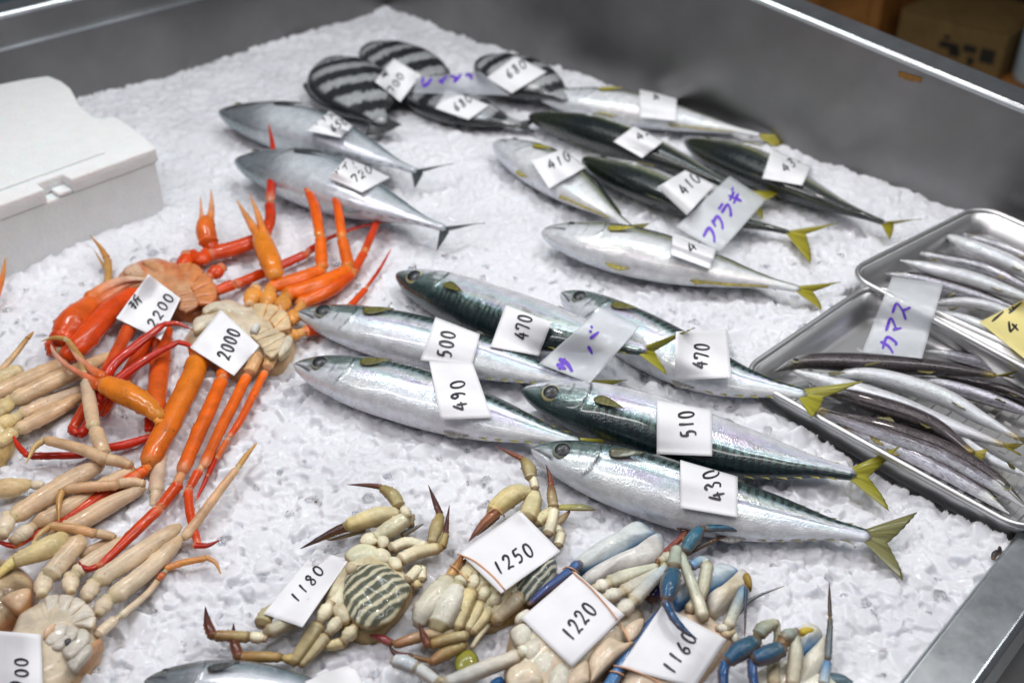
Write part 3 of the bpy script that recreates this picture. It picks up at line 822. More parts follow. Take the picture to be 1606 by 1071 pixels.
    if eye and species != 'striped':
        es, ev, er = {'mackerel': (.106, evp, .030), 'yellowtail': (.115, .22, .017), 'bonito': (.09, .25, .017), 'slender': (.115, .22, .0165)}[species]
        p, n_, t_ = surf(es, ev); er = er*Ln
        b_ = nrm(np.cross(n_, t_)); rings = [(0, .26), (.35, .26), (.6, .22), (.8, .15), (.95, .04), (1.05, -.12)]
        Ve = []; Ce = []
        iris = np.array((.24, .26, .20)) if not dark else np.array((.45, .42, .22))
        for q, h in rings:
            for j in range(20):
                a_ = 2*math.pi*j/20; Ve.append(p+(t_*math.cos(a_)+b_*math.sin(a_))*er*q+n_*er*(h-.02)); Ce.append(iris if q < 1 else iris*.3)
        ey = mesh_obj('eye', Ve, grid_faces(len(rings), 20, True), M_EYE, root, np.array(Ce))
        Vp = []; Cp = []
        for q, h in [(0, .36), (.3, .34), (.60, .28), (.80, .17)]:
            for j in range(16):
                a_ = 2*math.pi*j/16; Vp.append(p+(t_*math.cos(a_)+b_*math.sin(a_))*er*q+n_*er*h); Cp.append((.006, .010, .014))
        mesh_obj('pupil', Vp, grid_faces(4, 16, True), M_EYE, ey, np.array(Cp))
    if pect and species != 'striped':
        ps, pv, plen, pw = {'mackerel': (.245, .22, .105, .035), 'yellowtail': (.27, -.02, .10, .028), 'bonito': (.28, .0, .13, .03), 'slender': (.20, -.05, .07, .016)}[species]
        m_ = 16; top, bot = [], []
        for i in range(m_):
            t = i/(m_-1); w_ = pw*(math.sin(math.pi*min(1, t*1.0)**.55)*.9+.12*(1-t)); sv = ps+plen*t
            lift = .0012+.004*t
            # convert width to v offset
            hh = np.interp(sv, s, hd)
            dv = w_*Ln/hh/2
            top.append(surf(sv, min(.95, pv+dv*.5+.10*t), lift+.0015)[0]); bot.append(surf(sv, max(-.95, pv-dv*1.2+.10*t), lift)[0])
        fin_grid('pectoral_fin', top, bot, 6, .0006, tuple(np.array(fc)*.35+.03) if species != 'yellowtail' else fc, .0003)
    if finlets and species in ('mackerel', 'bonito'):
        for sgn, H_ in ((1, hd), (-1, hv)):
            Vq, Fq, Cq = [], [], []
            for k_ in range(6):
                s0 = .70+.045*k_; 
                i0 = np.searchsorted(s, s0); i1 = np.searchsorted(s, s0+.026); i2 = min(len(s)-1, np.searchsorted(s, s0+.036))
                A_ = c[i0]+D[i0]*sgn*H_[i0]*.97; B_ = c[i1]+D[i1]*sgn*H_[i1]*.97; C_ = c[i2]+D[i2]*sgn*(H_[i2]+.009*Ln)
                nb = len(Vq); o_ = Nn[i0]*.0005
                Vq += [A_+o_, B_+o_, C_, A_-o_, B_-o_]; Fq += [(nb, nb+1, nb+2), (nb+4, nb+3, nb+2), (nb+1, nb+4, nb+2), (nb+3, nb, nb+2)]
                Cq += [np.array(fc)*.8]*5
            mesh_obj('finlets', Vq, Fq, M_FIN, root, np.array(Cq), None, np.zeros((len(Vq), 2)), smooth=False)
    def edge_fin(nm, s0, s1, sgn, hgt, colr, shape='tri'):
        m_ = 22; sv = np.linspace(s0, s1, m_); g = lambda a: np.stack([np.interp(sv, s, a[:, k]) for k in range(3)], -1)
        H_ = np.interp(sv, s, hd if sgn > 0 else hv); t = np.linspace(0, 1, m_)
        pr_ = (t**.35*(1-t)**1.0*1.9 if shape == 'tri' else .25+.75*np.exp(-t*7)+0*t)*sstep(0, .05, t)*(1-sstep(.95, 1, t))
        base_ = g(c)+g(D)*sgn*(H_*.965)[:, None]; out_ = base_+(g(D)*sgn+g(T)*.6)*(hgt*Ln*pr_+.001)[:, None]
        fin_grid(nm, base_, out_, 5, .0007, colr, .0006)
    f.edge_fin = edge_fin
    if species == 'mackerel':
        edge_fin('dorsal_fin', .58, .66, 1, .022, (.10, .11, .07)); edge_fin('anal_fin', .60, .68, -1, .02, (.42, .40, .38))
    if species == 'yellowtail':
        edge_fin('dorsal_fin', .42, .90, 1, .030, (.10, .10, .03), 'long'); edge_fin('anal_fin', .62, .90, -1, .030, (.46, .36, .03), 'long')
        edge_fin('pelvic_fin', .30, .40, -1, .03, (.50, .42, .06))
    if species == 'bonito':
        edge_fin('dorsal_fin', .32, .50, 1, .022, (.05, .06, .065)); edge_fin('anal_fin', .62, .70, -1, .03, (.15, .17, .18))
    if species == 'striped':
        edge_fin('dorsal_fin', .22, .85, 1, .05, (.05, .055, .06), 'long'); edge_fin('anal_fin', .55, .85, -1, .05, (.05, .055, .06), 'long')
    if species == 'slender':
        edge_fin('dorsal_fin', .66, .74, 1, .022, (.25, .22, .06)); edge_fin('anal_fin', .66, .74, -1, .02, (.40, .32, .05))
    return f
MG = 'mackerel laid out on the ice'
make_fish('mackerel', 'mackerel with its dark back toward the viewer, uppermost of the mackerel, tagged 470', 'mackerel', MG, 'mackerel', [(622, 430), (760, 487), (880, 520), (1008, 549)], -1, [(1090, 514), (1026, 549), (1045, 589)], .86, -8, dark=1, zoff=[0, .004, .020, .036], tailz=.062)
make_fish('mackerel', 'silver belly-up mackerel tagged 500 with its head touching the orange crab legs', 'mackerel', MG, 'mackerel', [(467, 490), (650, 533), (780, 568), (912, 603)], 1, [(985, 596), (945, 606), (960, 640)], .78, 10)
make_fish('mackerel', 'pale silver mackerel tagged 490, lowest at left, with bare ice below it', 'mackerel', MG, 'mackerel', [(462, 572), (620, 612), (760, 655), (905, 694)], 1, [(965, 690), (930, 700), (950, 730)], .88, 8, tailz=.012)
make_fish('mackerel', 'silver mackerel tagged 470 whose tail hangs over the front steel tray', 'mackerel', MG, 'mackerel', [(880, 460), (1000, 528), (1130, 590), (1258, 618)], 1, [(1357, 597), (1292, 622), (1272, 656)], .88, 12, zoff=[0, 0, .004, .014], tailz=.040)
make_fish('mackerel', 'large mackerel with black blue back toward the viewer, tagged 510', 'mackerel', MG, 'mackerel', [(819, 612), (960, 652), (1130, 702), (1335, 743)], -1, [(1412, 699), (1362, 746), (1394, 802)], .90, -8, dark=1)
make_fish('mackerel', 'silver violet mackerel tagged 430 with olive tail, nearest the crabs', 'mackerel', MG, 'mackerel', [(834, 704), (960, 742), (1130, 795), (1358, 840)], 1, [(1438, 803), (1392, 850), (1416, 912)], .88, 12, tailcol=(.28, .27, .08))
YG = 'young yellowtail laid out on the ice'
make_fish('yellowtail', 'young yellowtail lying belly toward the viewer against the tall rear wall', 'yellowtail', YG, 'yellowtail', [(846, 152), (950, 165), (1070, 188), (1190, 212)], 1, [(1256, 214), (1225, 219), (1215, 232)], .82, -4)
make_fish('yellowtail', 'dark backed young yellowtail with its tag reading 42, between two others', 'yellowtail', YG, 'yellowtail', [(830, 183), (940, 211), (1050, 250), (1160, 300)], -1, [(1225, 300), (1190, 318), (1195, 345)], .83, 25)
make_fish('yellowtail', 'dark backed young yellowtail tagged 430, rightmost on the ice', 'yellowtail', YG, 'yellowtail', [(1075, 222), (1180, 262), (1290, 313), (1385, 349)], -1, [(1447, 344), (1402, 350), (1395, 377)], .95, 20)
make_fish('yellowtail', 'short silver yellowtail tagged 410 pointing down toward a larger silver one', 'yellowtail', YG, 'yellowtail', [(777, 225), (850, 262), (920, 308), (985, 355)], 1, [(1020, 350), (1000, 362), (1000, 380)], 1.02, -4, tailz=.01)
make_fish('yellowtail', 'dark green backed young yellowtail tagged 410 under the purple lettered film sign', 'yellowtail', YG, 'yellowtail', [(914, 250), (1020, 292), (1130, 337), (1235, 364)], -1, [(1316, 350), (1264, 366), (1271, 415)], .85, 15)
make_fish('yellowtail', 'large silver yellowtail with yellow anal fin, lowest of its group', 'yellowtail', YG, 'yellowtail', [(850, 364), (980, 392), (1120, 425), (1250, 453)], 1, [(1320, 442), (1275, 456), (1288, 487)], .96, 0, zoff=[.004, .004, 0, 0])
SG = 'striped fish at the back of the ice'
make_fish('striped_fish', 'broad black and white striped fish, leftmost of the striped ones, its tail toward the viewer', 'striped fish', SG, 'striped', [(518, 100), (545, 130), (575, 168), (598, 190)], -1, [(630, 196), (606, 206), (572, 214)], 1.04, 0)
make_fish('striped_fish', 'striped fish behind the tag marked 700, farthest from the viewer', 'striped fish', SG, 'striped', [(572, 78), (610, 95), (655, 118), (700, 146)], 1, [(730, 140), (718, 152), (715, 165)], 1.0, 0)
make_fish('striped_fish', 'small striped fish carrying the lower 680 tag, left of the dark yellowtail', 'striped fish', SG, 'striped', [(632, 150), (690, 162), (750, 180), (812, 196)], 1, [(845, 185), (828, 198), (838, 210)], .80, 0)
make_fish('striped_fish', 'striped fish carrying the upper 680 tag, right of the purple lettered strip', 'striped fish', SG, 'striped', [(748, 100), (800, 118), (850, 138), (885, 155)], 1, [(915, 150), (900, 160), (902, 172)], 1.12, 0, z0=.004)
BG = 'small bonito at upper left'
make_fish('bonito', 'upper silver bonito with open dark gill slit, tagged 650', 'bonito', BG, 'bonito', [(343, 176), (440, 197), (545, 228), (650, 268)], 1, [(712, 257), (664, 268), (650, 297)], 1.0, -8, dark=2, eye=True)
make_fish('bonito', 'lower silver bonito tagged 720, just behind the orange crab legs', 'bonito', BG, 'bonito', [(368, 252), (470, 275), (590, 320), (695, 358)], 1, [(761, 350), (705, 360), (684, 396)], 1.08, -8)
# bottom edge fish
make_fish('silver_fish', 'pale blue grey fish cut off by the bottom edge, below the crab marked 1180', 'fish', None, 'bonito', [(226, 1068), (330, 1078), (450, 1090), (600, 1112)], 1, None, 1.1, -10, finlets=False)
ZT = TR1[0][2]-.036+.001
z5 = frame(1150, 300, 1.9825)
def slim(label, pts, side, tail, fat, z0, dark, roll=0, group='slender fish in the front tray', eye=True, **k):
    return make_fish('slender_fish', label, 'slender fish', group, 'slender', [z5(*p) for p in pts], side, [z5(*p) for p in tail] if tail else None, fat*1.32, roll, z0=z0, dark=dark, eye=eye, pect=not dark, **k)
slim('dark slender fish lying lowest along the near side of the front tray', [(860, 1002), (740, 915), (560, 820), (350, 735)], 1, None, .85, ZT, 1)
slim('purple brown slender fish near the front tray rim, head to the right', [(915, 985), (790, 890), (600, 790), (262, 680)], 1, None, .92, ZT+.006, 1, 25)
slim('pale slender fish with clear dark eye at the left of the front tray', [(163, 549), (290, 592), (480, 655), (660, 725), (838, 788)], 1, [(905, 785), (870, 800), (895, 825)], .86, ZT+.012, 0, -15)
slim('dark slender fish with olive tail crossing over the pale eyed one in the front tray', [(240, 610), (420, 655), (610, 720), (745, 812)], -1, [(790, 800), (770, 840), (812, 878)], 1.0, ZT+.016, 1, 15)
slim('white slender fish in the middle of the front tray with yellow tail tip', [(285, 572), (440, 575), (640, 635), (770, 705), (885, 768)], 1, [(930, 765), (905, 780), (925, 800)], .92, ZT+.018, 0, -35)
slim('dark curved slender fish along the far side of the front tray with yellow tail', [(128, 560), (230, 530), (420, 535), (620, 548), (810, 572)], -1, [(895, 557), (850, 572), (880, 585)], .80, ZT+.017, 1, 10)
slim('grey slender fish at the right of the front tray below the far dark one', [(530, 580), (640, 600), (780, 640), (960, 705)], 1, None, 1.0, ZT+.008, 1, -50, eye=False)
slim('grey slender fish at the far right edge of the front tray', [(590, 495), (700, 515), (850, 560), (980, 640)], 1, None, .90, ZT+.004, 1, -45, eye=False)
slim('olive backed slender fish with its head at the right edge of the front tray', [(960, 905), (870, 865), (800, 830), (690, 755), (600, 700)], 1, None, .62, ZT+.012, 0, 30)
slim('grey slender fish half hidden at the bottom of the front tray below the white one', [(330, 700), (480, 760), (640, 850), (800, 960)], 1, None, .8, ZT, 1, -20, eye=False)
slim('silver slender fish at the bottom of the front tray under the crossing dark one', [(420, 640), (560, 700), (700, 770), (840, 860)], 1, None, .85, ZT+.002, 0, -20, eye=False)
slim('silver grey slender fish along the far wall of the front tray near the right edge', [(640, 470), (760, 520), (880, 575), (1000, 640)], 1, None, .8, ZT, 0, -40, eye=False)
slim('dark slender fish under the far curved one at the right of the front tray', [(600, 560), (720, 590), (850, 620), (990, 680)], -1, None, .9, ZT+.002, 1, 20, eye=False)
Z2 = TR2[0][2]-.036+.001
G2 = 'slender fish in the rear tray'
slim('dark slender fish against the far side of the rear tray', [(640, 122), (760, 150), (870, 185), (1000, 245)], 1, None, .8, Z2+.002, 1, -10, group=G2)
slim('thick white slender fish in the rear tray with its snout pointing at the far corner', [(645, 130), (740, 175), (860, 225), (1000, 300)], 1, None, 1.25, Z2+.008, 0, -25, group=G2)
slim('dark slender fish in the rear tray lying between two pale ones', [(543, 188), (650, 208), (790, 240), (960, 320)], 1, None, .75, Z2+.008, 1, -10, group=G2)
slim('pale slender fish with sharp brown snout and big eye in the rear tray', [(518, 214), (620, 243), (760, 280), (960, 350)], 1, None, 1.05, Z2+.014, 0, -20, group=G2)
slim('dark slender fish nearest the left end of the rear tray behind the film sign', [(466, 254), (580, 272), (720, 310), (900, 370)], 1, None, .85, Z2+.006, 1, 0, group=G2)
slim('pale arched slender fish in the rear tray beside the yellow card', [(600, 352), (720, 345), (830, 368), (960, 430)], 1, None, .85, Z2+.010, 0, -30, group=G2, eye=False)
slim('pale slender fish under the arched one in the rear tray', [(590, 372), (720, 400), (840, 450), (960, 500)], 1, None, .95, Z2+.003, 0, -30, group=G2, eye=False)
# ---------------------------------------------------------------- crabs
def limb(name, parent, segs, z, cols, mat=None, over=False, flat=.76, n=28, k=14, joint=None, edgec=None):
    """segs: polylines of (px, py, width_px[, z_mm]); z bottom height in mm; cols one colour or one per segment (or pair)"""
    AV, AF, AC = [], [], []; off = 0
    # soft membrane bridges between neighbouring segments
    segs = [list(sg) for sg in segs]; cols = list(cols) if isinstance(cols, list) else [cols]*len(segs)
    jc = joint if joint is not None else (.56, .44, .28)
    for i in range(len(segs)-1):
        p, q = segs[i][-1], segs[i+1][0]; d_ = math.hypot(p[0]-q[0], p[1]-q[1])
        if d_ < 45:
            w_ = .72*min(p[2], q[2]); a_ = segs[i][-2]; b_ = segs[i+1][1]
            ex = lambda u, v: ((u[0]*.85+v[0]*.15), (u[1]*.85+v[1]*.15))
            zz = lambda u: u[3] if len(u) > 3 else z
            segs.append([(*ex(p, a_), w_, zz(p)+.5), (*ex(q, b_), w_, zz(q)+.5)]); cols.append(tuple(np.array(jc)*.9))
    r_ = np.random.default_rng(int(segs[0][0][0]*7+segs[0][0][1]) % 9999)
    for i, sg in enumerate(segs):
        a = np.array([(p[0], p[1], p[2], p[3] if len(p) > 3 else z) for p in sg], float)
        q = catmull(a, n); q[:, 2] = np.maximum(q[:, 2], 1.0)
        # extra rings near the ends for rounded caps
        t = np.concatenate([[0, .012, .035], np.linspace(.075, .925, n-6), [.965, .988, 1]])
        q = np.stack([np.interp(t, np.linspace(0, 1, n), q[:, j]) for j in range(4)], -1); m = len(t)
        c = []; R = []
        for x, y, w_, zz in q:
            p = P(x, y, zz/1000); rr = w_/2/ppm(p); p = P(x, y, zz/1000+rr*flat); c.append(p); R.append(rr)
        c = np.array(c); R = np.array(R)
        Lg = np.linalg.norm(np.diff(c, axis=0), axis=1).sum(); asp = Lg/max(R.max(), 1e-5)
        if asp < 2.6:
            capf = np.maximum(.66, np.maximum(1e-3, 1-np.abs(2*t-1)**2.8)**(1/2.8))
        else:
            capf = np.ones(m); capf[:3] = (.62, .86, .96); capf[-3:] = (.96, .84, .60)
        bul = 1+.10*np.exp(-((t-.05)/.04)**2)-.06*np.exp(-((t-.13)/.05)**2)+.08*np.exp(-((t-.95)/.04)**2)
        R = R*capf*bul*(1.10 if mat is M_PALE else 1.04)
        # extend the caps by a little so neighbours meet
        T = nrm(np.gradient(c, axis=0)); ek = .7 if asp < 2.6 else .5; c[0] -= T[0]*R[1]*ek; c[-1] += T[-1]*R[-2]*ek
        S = nrm(np.cross(T, [0, 0, 1.0])); U = np.cross(S, T)
        an = np.linspace(0, 2*math.pi, k, endpoint=False)
        ridge = (np.abs(np.cos(an))**1.8+np.abs(np.sin(an))**1.8)**(-1/1.8)*(1+.04*np.cos(3*an+1))
        sidev = np.abs(np.cos(an)) > .85
        V = c[:, None]+S[:, None]*(R[:, None]*np.cos(an)*ridge)[..., None]+U[:, None]*(R[:, None]*np.sin(an)*ridge*flat)[..., None]
        V = V+(r_.normal(size=V.shape)*R[:, None, None]*.007)
        spk = (r_.random((m, k)) < .07)*(np.abs(np.cos(an)) > .6)[None]*(.06+.11*r_.random((m, k)))*((t > .08) & (t < .92))[:, None]
        V = V+(V-c[:, None])*spk[..., None]
        cc = cols[i] if isinstance(cols, list) else cols
        c0, c1 = (np.array(cc[0]), np.array(cc[1])) if isinstance(cc[0], (tuple, list)) else (np.array(cc), np.array(cc))
        C = (c0[None]+(c1-c0)[None]*t[:, None])[:, None]*np.ones((m, k, 1))
        if joint is not None:
            jf = np.maximum(np.exp(-(t/.045)**2), np.exp(-((1-t)/.045)**2))[:, None, None]*.6
            C = C*(1-jf)+np.array(joint)*jf
        lf = hash_noise(np.broadcast_to(t[:, None]*Lg*25+i*3, (m, k)), np.broadcast_to(an[None]*.6, (m, k)), 1.6, int(r_.integers(999)))[..., None]
        C = C*(.86+.10*r_.random((m, k, 1))+.20*lf)
        if edgec is not None: C = np.where(sidev[None, :, None], C*.45+np.array(edgec)*.55, C)
        Vf = np.vstack([V.reshape(-1, 3), c[:1], c[-1:]]); nb = m*k
        F = [tuple(f[::-1]+off) for f in grid_faces(m, k, True)]
        F += [(off+nb, off+j, off+(j+1) % k) for j in range(k)]+[(off+nb+1, off+(m-1)*k+(j+1) % k, off+(m-1)*k+j) for j in range(k)]
        AV.append(Vf); AF += F; AC += [C.reshape(-1, 3), C[0, 0][None], C[-1, 0][None]]; off += len(Vf)
    return mesh_obj(name, np.vstack(AV), AF, mat or M_SHELL, parent, np.clip(np.vstack(AC), 0, 1), collide=not over)
def puff(name, parent, outline, z0, h, col, edge=None, mat=None, over=False, ex=2.2, colfn=None, n=44, rough=.03):
    b = np.array(outline, float); m = len(b)
    if name == 'sternal_plate' and parent.get('category') == 'swimming crab': b = b.mean(0)+(b-b.mean(0))*1.16; h = h*.7
    q = np.vstack([b[-1:], b, b[:2]]); s = catmull(q, n*3)  # closed smooth outline
    sp = np.linspace(1, m+1, n, endpoint=False); full = np.linspace(0, m+2, len(s)); s = np.stack([np.interp(sp, full, s[:, j]) for j in range(2)], -1)
    base = np.array([P(x, y, (z0+h*.4)/1000) for x, y in s]); base[:, 2] = z0/1000
    c = base.mean(0); cpx = s.mean(0)
    rings = [1.0, .985, .95, .88, .78, .64, .48, .30, .12]
    r_ = np.random.default_rng(int(b[0][0]*3+b[0][1]) % 9999)
    V, C = [], []
    for ri, f in enumerate([1.0]+rings):
        zz = (-.55*h if ri == 0 else h*(1-f**ex)**.55*1.0)/1000
        if ri == 0: f = .97
        nz = 1+rough*(r_.random(n)-.5) if 2 < ri < 9 else 1
        pp = c+(base-c)*f; pp[:, 2] = z0/1000+zz*nz
        V.append(pp)
        pxs = cpx+(s-cpx)*f
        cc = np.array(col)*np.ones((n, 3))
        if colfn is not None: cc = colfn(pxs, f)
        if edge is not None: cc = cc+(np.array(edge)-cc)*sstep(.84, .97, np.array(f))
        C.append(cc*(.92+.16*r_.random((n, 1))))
    V = np.vstack(V+[c[None]+np.array([[0, 0, h/1000]])]); C = np.vstack(C+[C[-1].mean(0)[None]])
    R_ = len(rings)+1
    a = np.array([base[1]-base[0], base[2]-base[1]])
    area = np.sum(base[:, 0]*np.roll(base[:, 1], -1)-np.roll(base[:, 0], -1)*base[:, 1])
    F = [tuple(f) for f in grid_faces(R_, n, True)]+[((R_-1)*n+j, (R_-1)*n+(j+1) % n, R_*n) for j in range(n)]
    if area < 0: F = [f[::-1] for f in F]
    return mesh_obj(name, V, F, mat or M_SHELL, parent, np.clip(C, 0, 1), collide=not over)
def fan(root, outer, inner, z, h, col, edge, mat, name='sternal_plate'):
    h = h*.55; rj = random.Random(len(outer)+int(outer[0][0]))
    outer = [(x+rj.uniform(-3, 3), y+rj.uniform(-3, 3)) for x, y in outer]; inner = [(x+rj.uniform(-4, 4), y+rj.uniform(-4, 4)) for x, y in inner]
    for i in range(len(outer)-1):
        a, b, c, d = [np.array(v, float) for v in (outer[i], outer[i+1], inner[i+1], inner[i])]
        m = (a+b+c+d)/4; q = [m+(v-m)*.97 for v in (a, (a+b)/2*1.0+(a+b-c-d)*.04, b, (b+c)/2, c, (c+d)/2, d, (d+a)/2)]
        puff(name, root, q, z, h, col, edge, mat, n=20, ex=2.6)
fA, fB, fC, fD, fE, fG = frame(60, 360, 5.019), frame(280, 360, 5.019), frame(0, 500, 5.019), frame(0, 680, 5.019), frame(0, 860, 5.019), frame(180, 540, 5.019)
gA = frame(60, 180, 2.3276); gB = frame(0, 500, 2.55); idf = frame(0, 0, 1.0)
def S(fr, sc, *pts):    # polyline in zoom coordinates -> px, widths scaled
    return [(*fr(p[0], p[1]), p[2]/sc, *([p[3]] if len(p) > 3 else [])) for p in pts]
def Z(*pts_fr): return pts_fr
def q5(fr): return lambda *pts: S(fr, 5.019, *pts)
A5, B5, C5, D5, E5, G5 = [q5(f) for f in (fA, fB, fC, fD, fE, fG)]
a2 = lambda *p: S(gA, 2.3276, *p); b2 = lambda *p: S(gB, 2.55, *p); pxl = lambda *p: [tuple(q) for q in p]
def O(fr, *pts): return [fr(*p) for p in pts]
OR, ORR, RD, DR = (.84, .145, .004), (.68, .065, .004), (.50, .020, .003), (.30, .010, .003)
PL, CR, YC, TAN, GR = (.66, .46, .28), (.72, .60, .43), (.72, .55, .26), (.50, .27, .08), (.42, .34, .27)
WH = (.74, .69, .58)
# --- crab A: red orange, tag 2200
ca = thing('snow_crab', 'red orange snow crab on its back, tagged 2200, behind the brighter orange one', 'snow crab', (*P(300, 450, 0)[:2], 0), 'snow crabs on the ice')
def bodycol(c1, c2, sc=16):
    def f(p, q):
        n_ = hash_noise(p[:, 0]/sc+3, p[:, 1]/sc+5, 1, 5); return lerp3(np.array(c1)*np.ones((len(p), 3)), np.array(c2)*np.ones((len(p), 3)), np.clip(n_*1.6-.3, 0, 1))
    return f
puff('body', ca, O(fA, (620, 330), (740, 245), (900, 205), (1060, 240), (1200, 270), (1330, 330), (1400, 440), (1420, 520), (1340, 600), (1180, 670), (1080, 640), (900, 560), (700, 470), (620, 400)), 1, 20, ORR, (.5, .16, .05), colfn=bodycol((.62, .16, .04), (.60, .34, .18)), rough=.10)
fan(ca, O(fA, (1100, 260), (1210, 270), (1310, 320), (1390, 410), (1420, 500), (1350, 590)), O(fA, (1080, 440), (1140, 430), (1180, 440), (1210, 470), (1220, 520), (1180, 580)), 17, 5, (.66, .25, .09), (.55, .13, .03), M_SHELL)
fan(ca, O(fA, (1070, 470), (1220, 490), (1260, 560), (1240, 620), (1160, 660)), O(fA, (1060, 500), (1090, 540), (1100, 580), (1110, 620), (1150, 660)), 19, 4, (.55, .27, .14), (.4, .12, .04), M_SHELL, 'abdomen_segment')
puff('mouth_flap', ca, O(fA, (810, 240), (900, 245), (1010, 300), (1000, 345), (900, 330), (840, 285)), 17, 7, (.62, .30, .14), (.45, .12, .04), colfn=None)
puff('mouth_flap', ca, O(fA, (670, 300), (760, 260), (850, 320), (870, 390), (760, 380), (680, 350)), 14, 6, (.64, .42, .28), (.5, .16, .05))
limb('claw', ca, [A5((760, 500, 150, 8), (560, 640, 190, 12), (330, 900, 200, 10), (200, 1010, 150, 6)), A5((120, 950, 150, 6), (140, 870, 150, 8)), A5((165, 880, 180, 10), (270, 720, 245, 12), (415, 572, 150, 14))], 8, [ORR, ORR, (ORR, (.70, .13, .015))], flat=.75)
limb('claw_finger', ca.children[-1], [A5((400, 545, 130, 18), (520, 460, 100, 20), (680, 395, 70, 22), (835, 392, 22, 24))], 18, [((.72, .17, .02), (.75, .55, .40))])
limb('claw_finger', ca.children[-1], [A5((430, 600, 120, 14), (560, 520, 90, 15), (700, 430, 60, 17), (840, 405, 18, 20))], 14, [((.66, .12, .02), (.70, .40, .25))])
tv, tf = [], []
limb('leg', ca, [A5((545, 420, 60, 4), (550, 320, 60, 8), (545, 235, 55, 12)), A5((540, 225, 55, 12), (480, 130, 30, 18), (405, 45, 4, 26))], 5, [TAN, ((.5, .2, .04), (.45, .22, .05))])
limb('leg', ca, [A5((560, 410, 18, 4), (520, 300, 26, 9), (440, 160, 4, 16))], 5, [TAN])
limb('claw', ca, [a2((645, 500, 45, 10), (625, 470, 60, 14)), a2((622, 470, 66, 14), (610, 420, 68, 22), (612, 385, 55, 28))], 10, [ORR, ((.66, .10, .012), (.74, .18, .02))])
limb('claw_finger', ca.children[-1], [a2((624, 395, 34, 30), (632, 340, 20, 34), (631, 272, 4, 42))], 28, [((.74, .22, .03), (.70, .42, .28))])
limb('claw_finger', ca.children[-1], [a2((596, 405, 26, 28), (595, 360, 14, 32), (592, 300, 4, 38))], 28, [((.74, .22, .03), (.70, .42, .28))])
limb('leg', ca, [A5((1150, 300, 110, 8), (1160, 210, 130, 10)), A5((1200, 190, 100, 10), (1290, 240, 110, 8), (1330, 180, 110, 8)), a2((625, 510, 62, 6), (720, 487, 66, 6), (815, 452, 60, 8)), a2((828, 440, 42, 10), (846, 380, 40, 16), (845, 325, 36, 22)), a2((845, 318, 36, 22), (856, 180, 30, 34), (855, 110, 18, 42), (841, 33, 4, 50))], 6, [ORR, ORR, (ORR, (.55, .05, .008)), (ORR, RD), (RD, RD)], joint=(.70, .42, .25))
limb('leg', ca, [A5((1350, 370, 110, 8), (1430, 310, 140, 8)), ], 8, [ORR], joint=(.70, .35, .2))
limb('leg', ca, [a2((650, 645, 42, 8), (710, 620, 50, 8)), a2((715, 622, 44, 6), (840, 570, 40, 4), (980, 508, 36, 4)), a2((985, 500, 30, 4), (1040, 462, 26, 5)), a2((1040, 458, 20, 5), (1140, 420, 14, 8), (1240, 393, 12, 10)), a2((1240, 394, 12, 10), (1280, 390, 9, 12), (1322, 386, 4, 14))], 5, [ORR, (ORR, RD), RD, (RD, RD), (RD, TAN)], joint=(.66, .3, .15))
limb('leg', ca, [C5((1030, 40, 110, 6), (880, 330, 100, 5), (700, 640, 95, 4), (560, 880, 75, 3)), C5((600, 900, 80, 6), (560, 860, 70, 6))], 4, [((.60, .08, .01), (.52, .04, .008)), RD])
limb('leg', ca, [C5((1190, 120, 110, 8), (1030, 380, 105, 6), (800, 740, 95, 4)), C5((640, 910, 90, 5), (740, 760, 90, 8), (800, 620, 90, 12))], 4, [ORR, RD])
limb('leg', ca, [C5((780, 640, 90, 14), (860, 400, 95, 20), (1060, 220, 80, 27), (1285, 45, 58, 31)), C5((1290, 42, 52, 31), (1400, 38, 42, 31), (1520, 88, 6, 30))], 12, [(RD, RD), (RD, (.40, .05, .02))], over=True)
limb('leg', ca, [C5((800, 660, 80, 8), (930, 480, 90, 16), (1180, 300, 70, 24), (1400, 182, 52, 27)), C5((1400, 182, 50, 27), (1470, 200, 44, 25), (1540, 240, 20, 22))], 12, [(RD, RD), (RD, RD)], over=True)
limb('leg', ca, [C5((1290, 70, 130, 8), (1270, 280, 150, 6), (1250, 460, 150, 4), (1220, 740, 145, 3)), C5((1190, 780, 100, 3), (1180, 880, 80, 3)), C5((1190, 925, 62, 3), (1010, 985, 85, 3), (850, 1015, 75, 3)), D5((850, 115, 70, 3), (620, 165, 68, 3), (400, 172, 66, 4), (240, 175, 62, 5)), D5((215, 172, 52, 6), (140, 90, 40, 9), (95, -5, 5, 14))], 3, [(ORR, (.66, .12, .012)), RD, (RD, RD), (RD, DR), (RD, RD)])
# --- crab B: bright orange, tag 2000
cb = thing('snow_crab', 'bright orange snow crab with pale underside, tagged 2000, beside the mackerel heads', 'snow crab', (*P(410, 510, 0)[:2], 0), 'snow crabs on the ice')
puff('body', cb, O(fB, (170, 630), (260, 560), (380, 530), (490, 570), (600, 600), (720, 590), (840, 660), (890, 760), (915, 870), (860, 970), (780, 1050), (640, 1060), (500, 1120), (300, 1060), (90, 930), (25, 840), (100, 740)), 1, 24, CR, (.62, .40, .2), colfn=bodycol((.70, .60, .45), (.58, .46, .30)), rough=.10, mat=M_PALE)
fan(cb, O(fB, (600, 570), (700, 570), (790, 610), (860, 680), (885, 770), (850, 800)), O(fB, (590, 720), (660, 715), (720, 730), (745, 760), (750, 790), (745, 815)), 21, 5, (.74, .55, .32), (.72, .30, .08), M_PALE)
fan(cb, O(fB, (600, 730), (720, 770), (800, 800), (840, 850), (820, 930), (760, 1010)), O(fB, (555, 800), (580, 850), (620, 890), (650, 930), (680, 970), (720, 1010)), 22, 5, (.68, .55, .36), (.45, .32, .18), M_PALE, 'abdomen_segment')
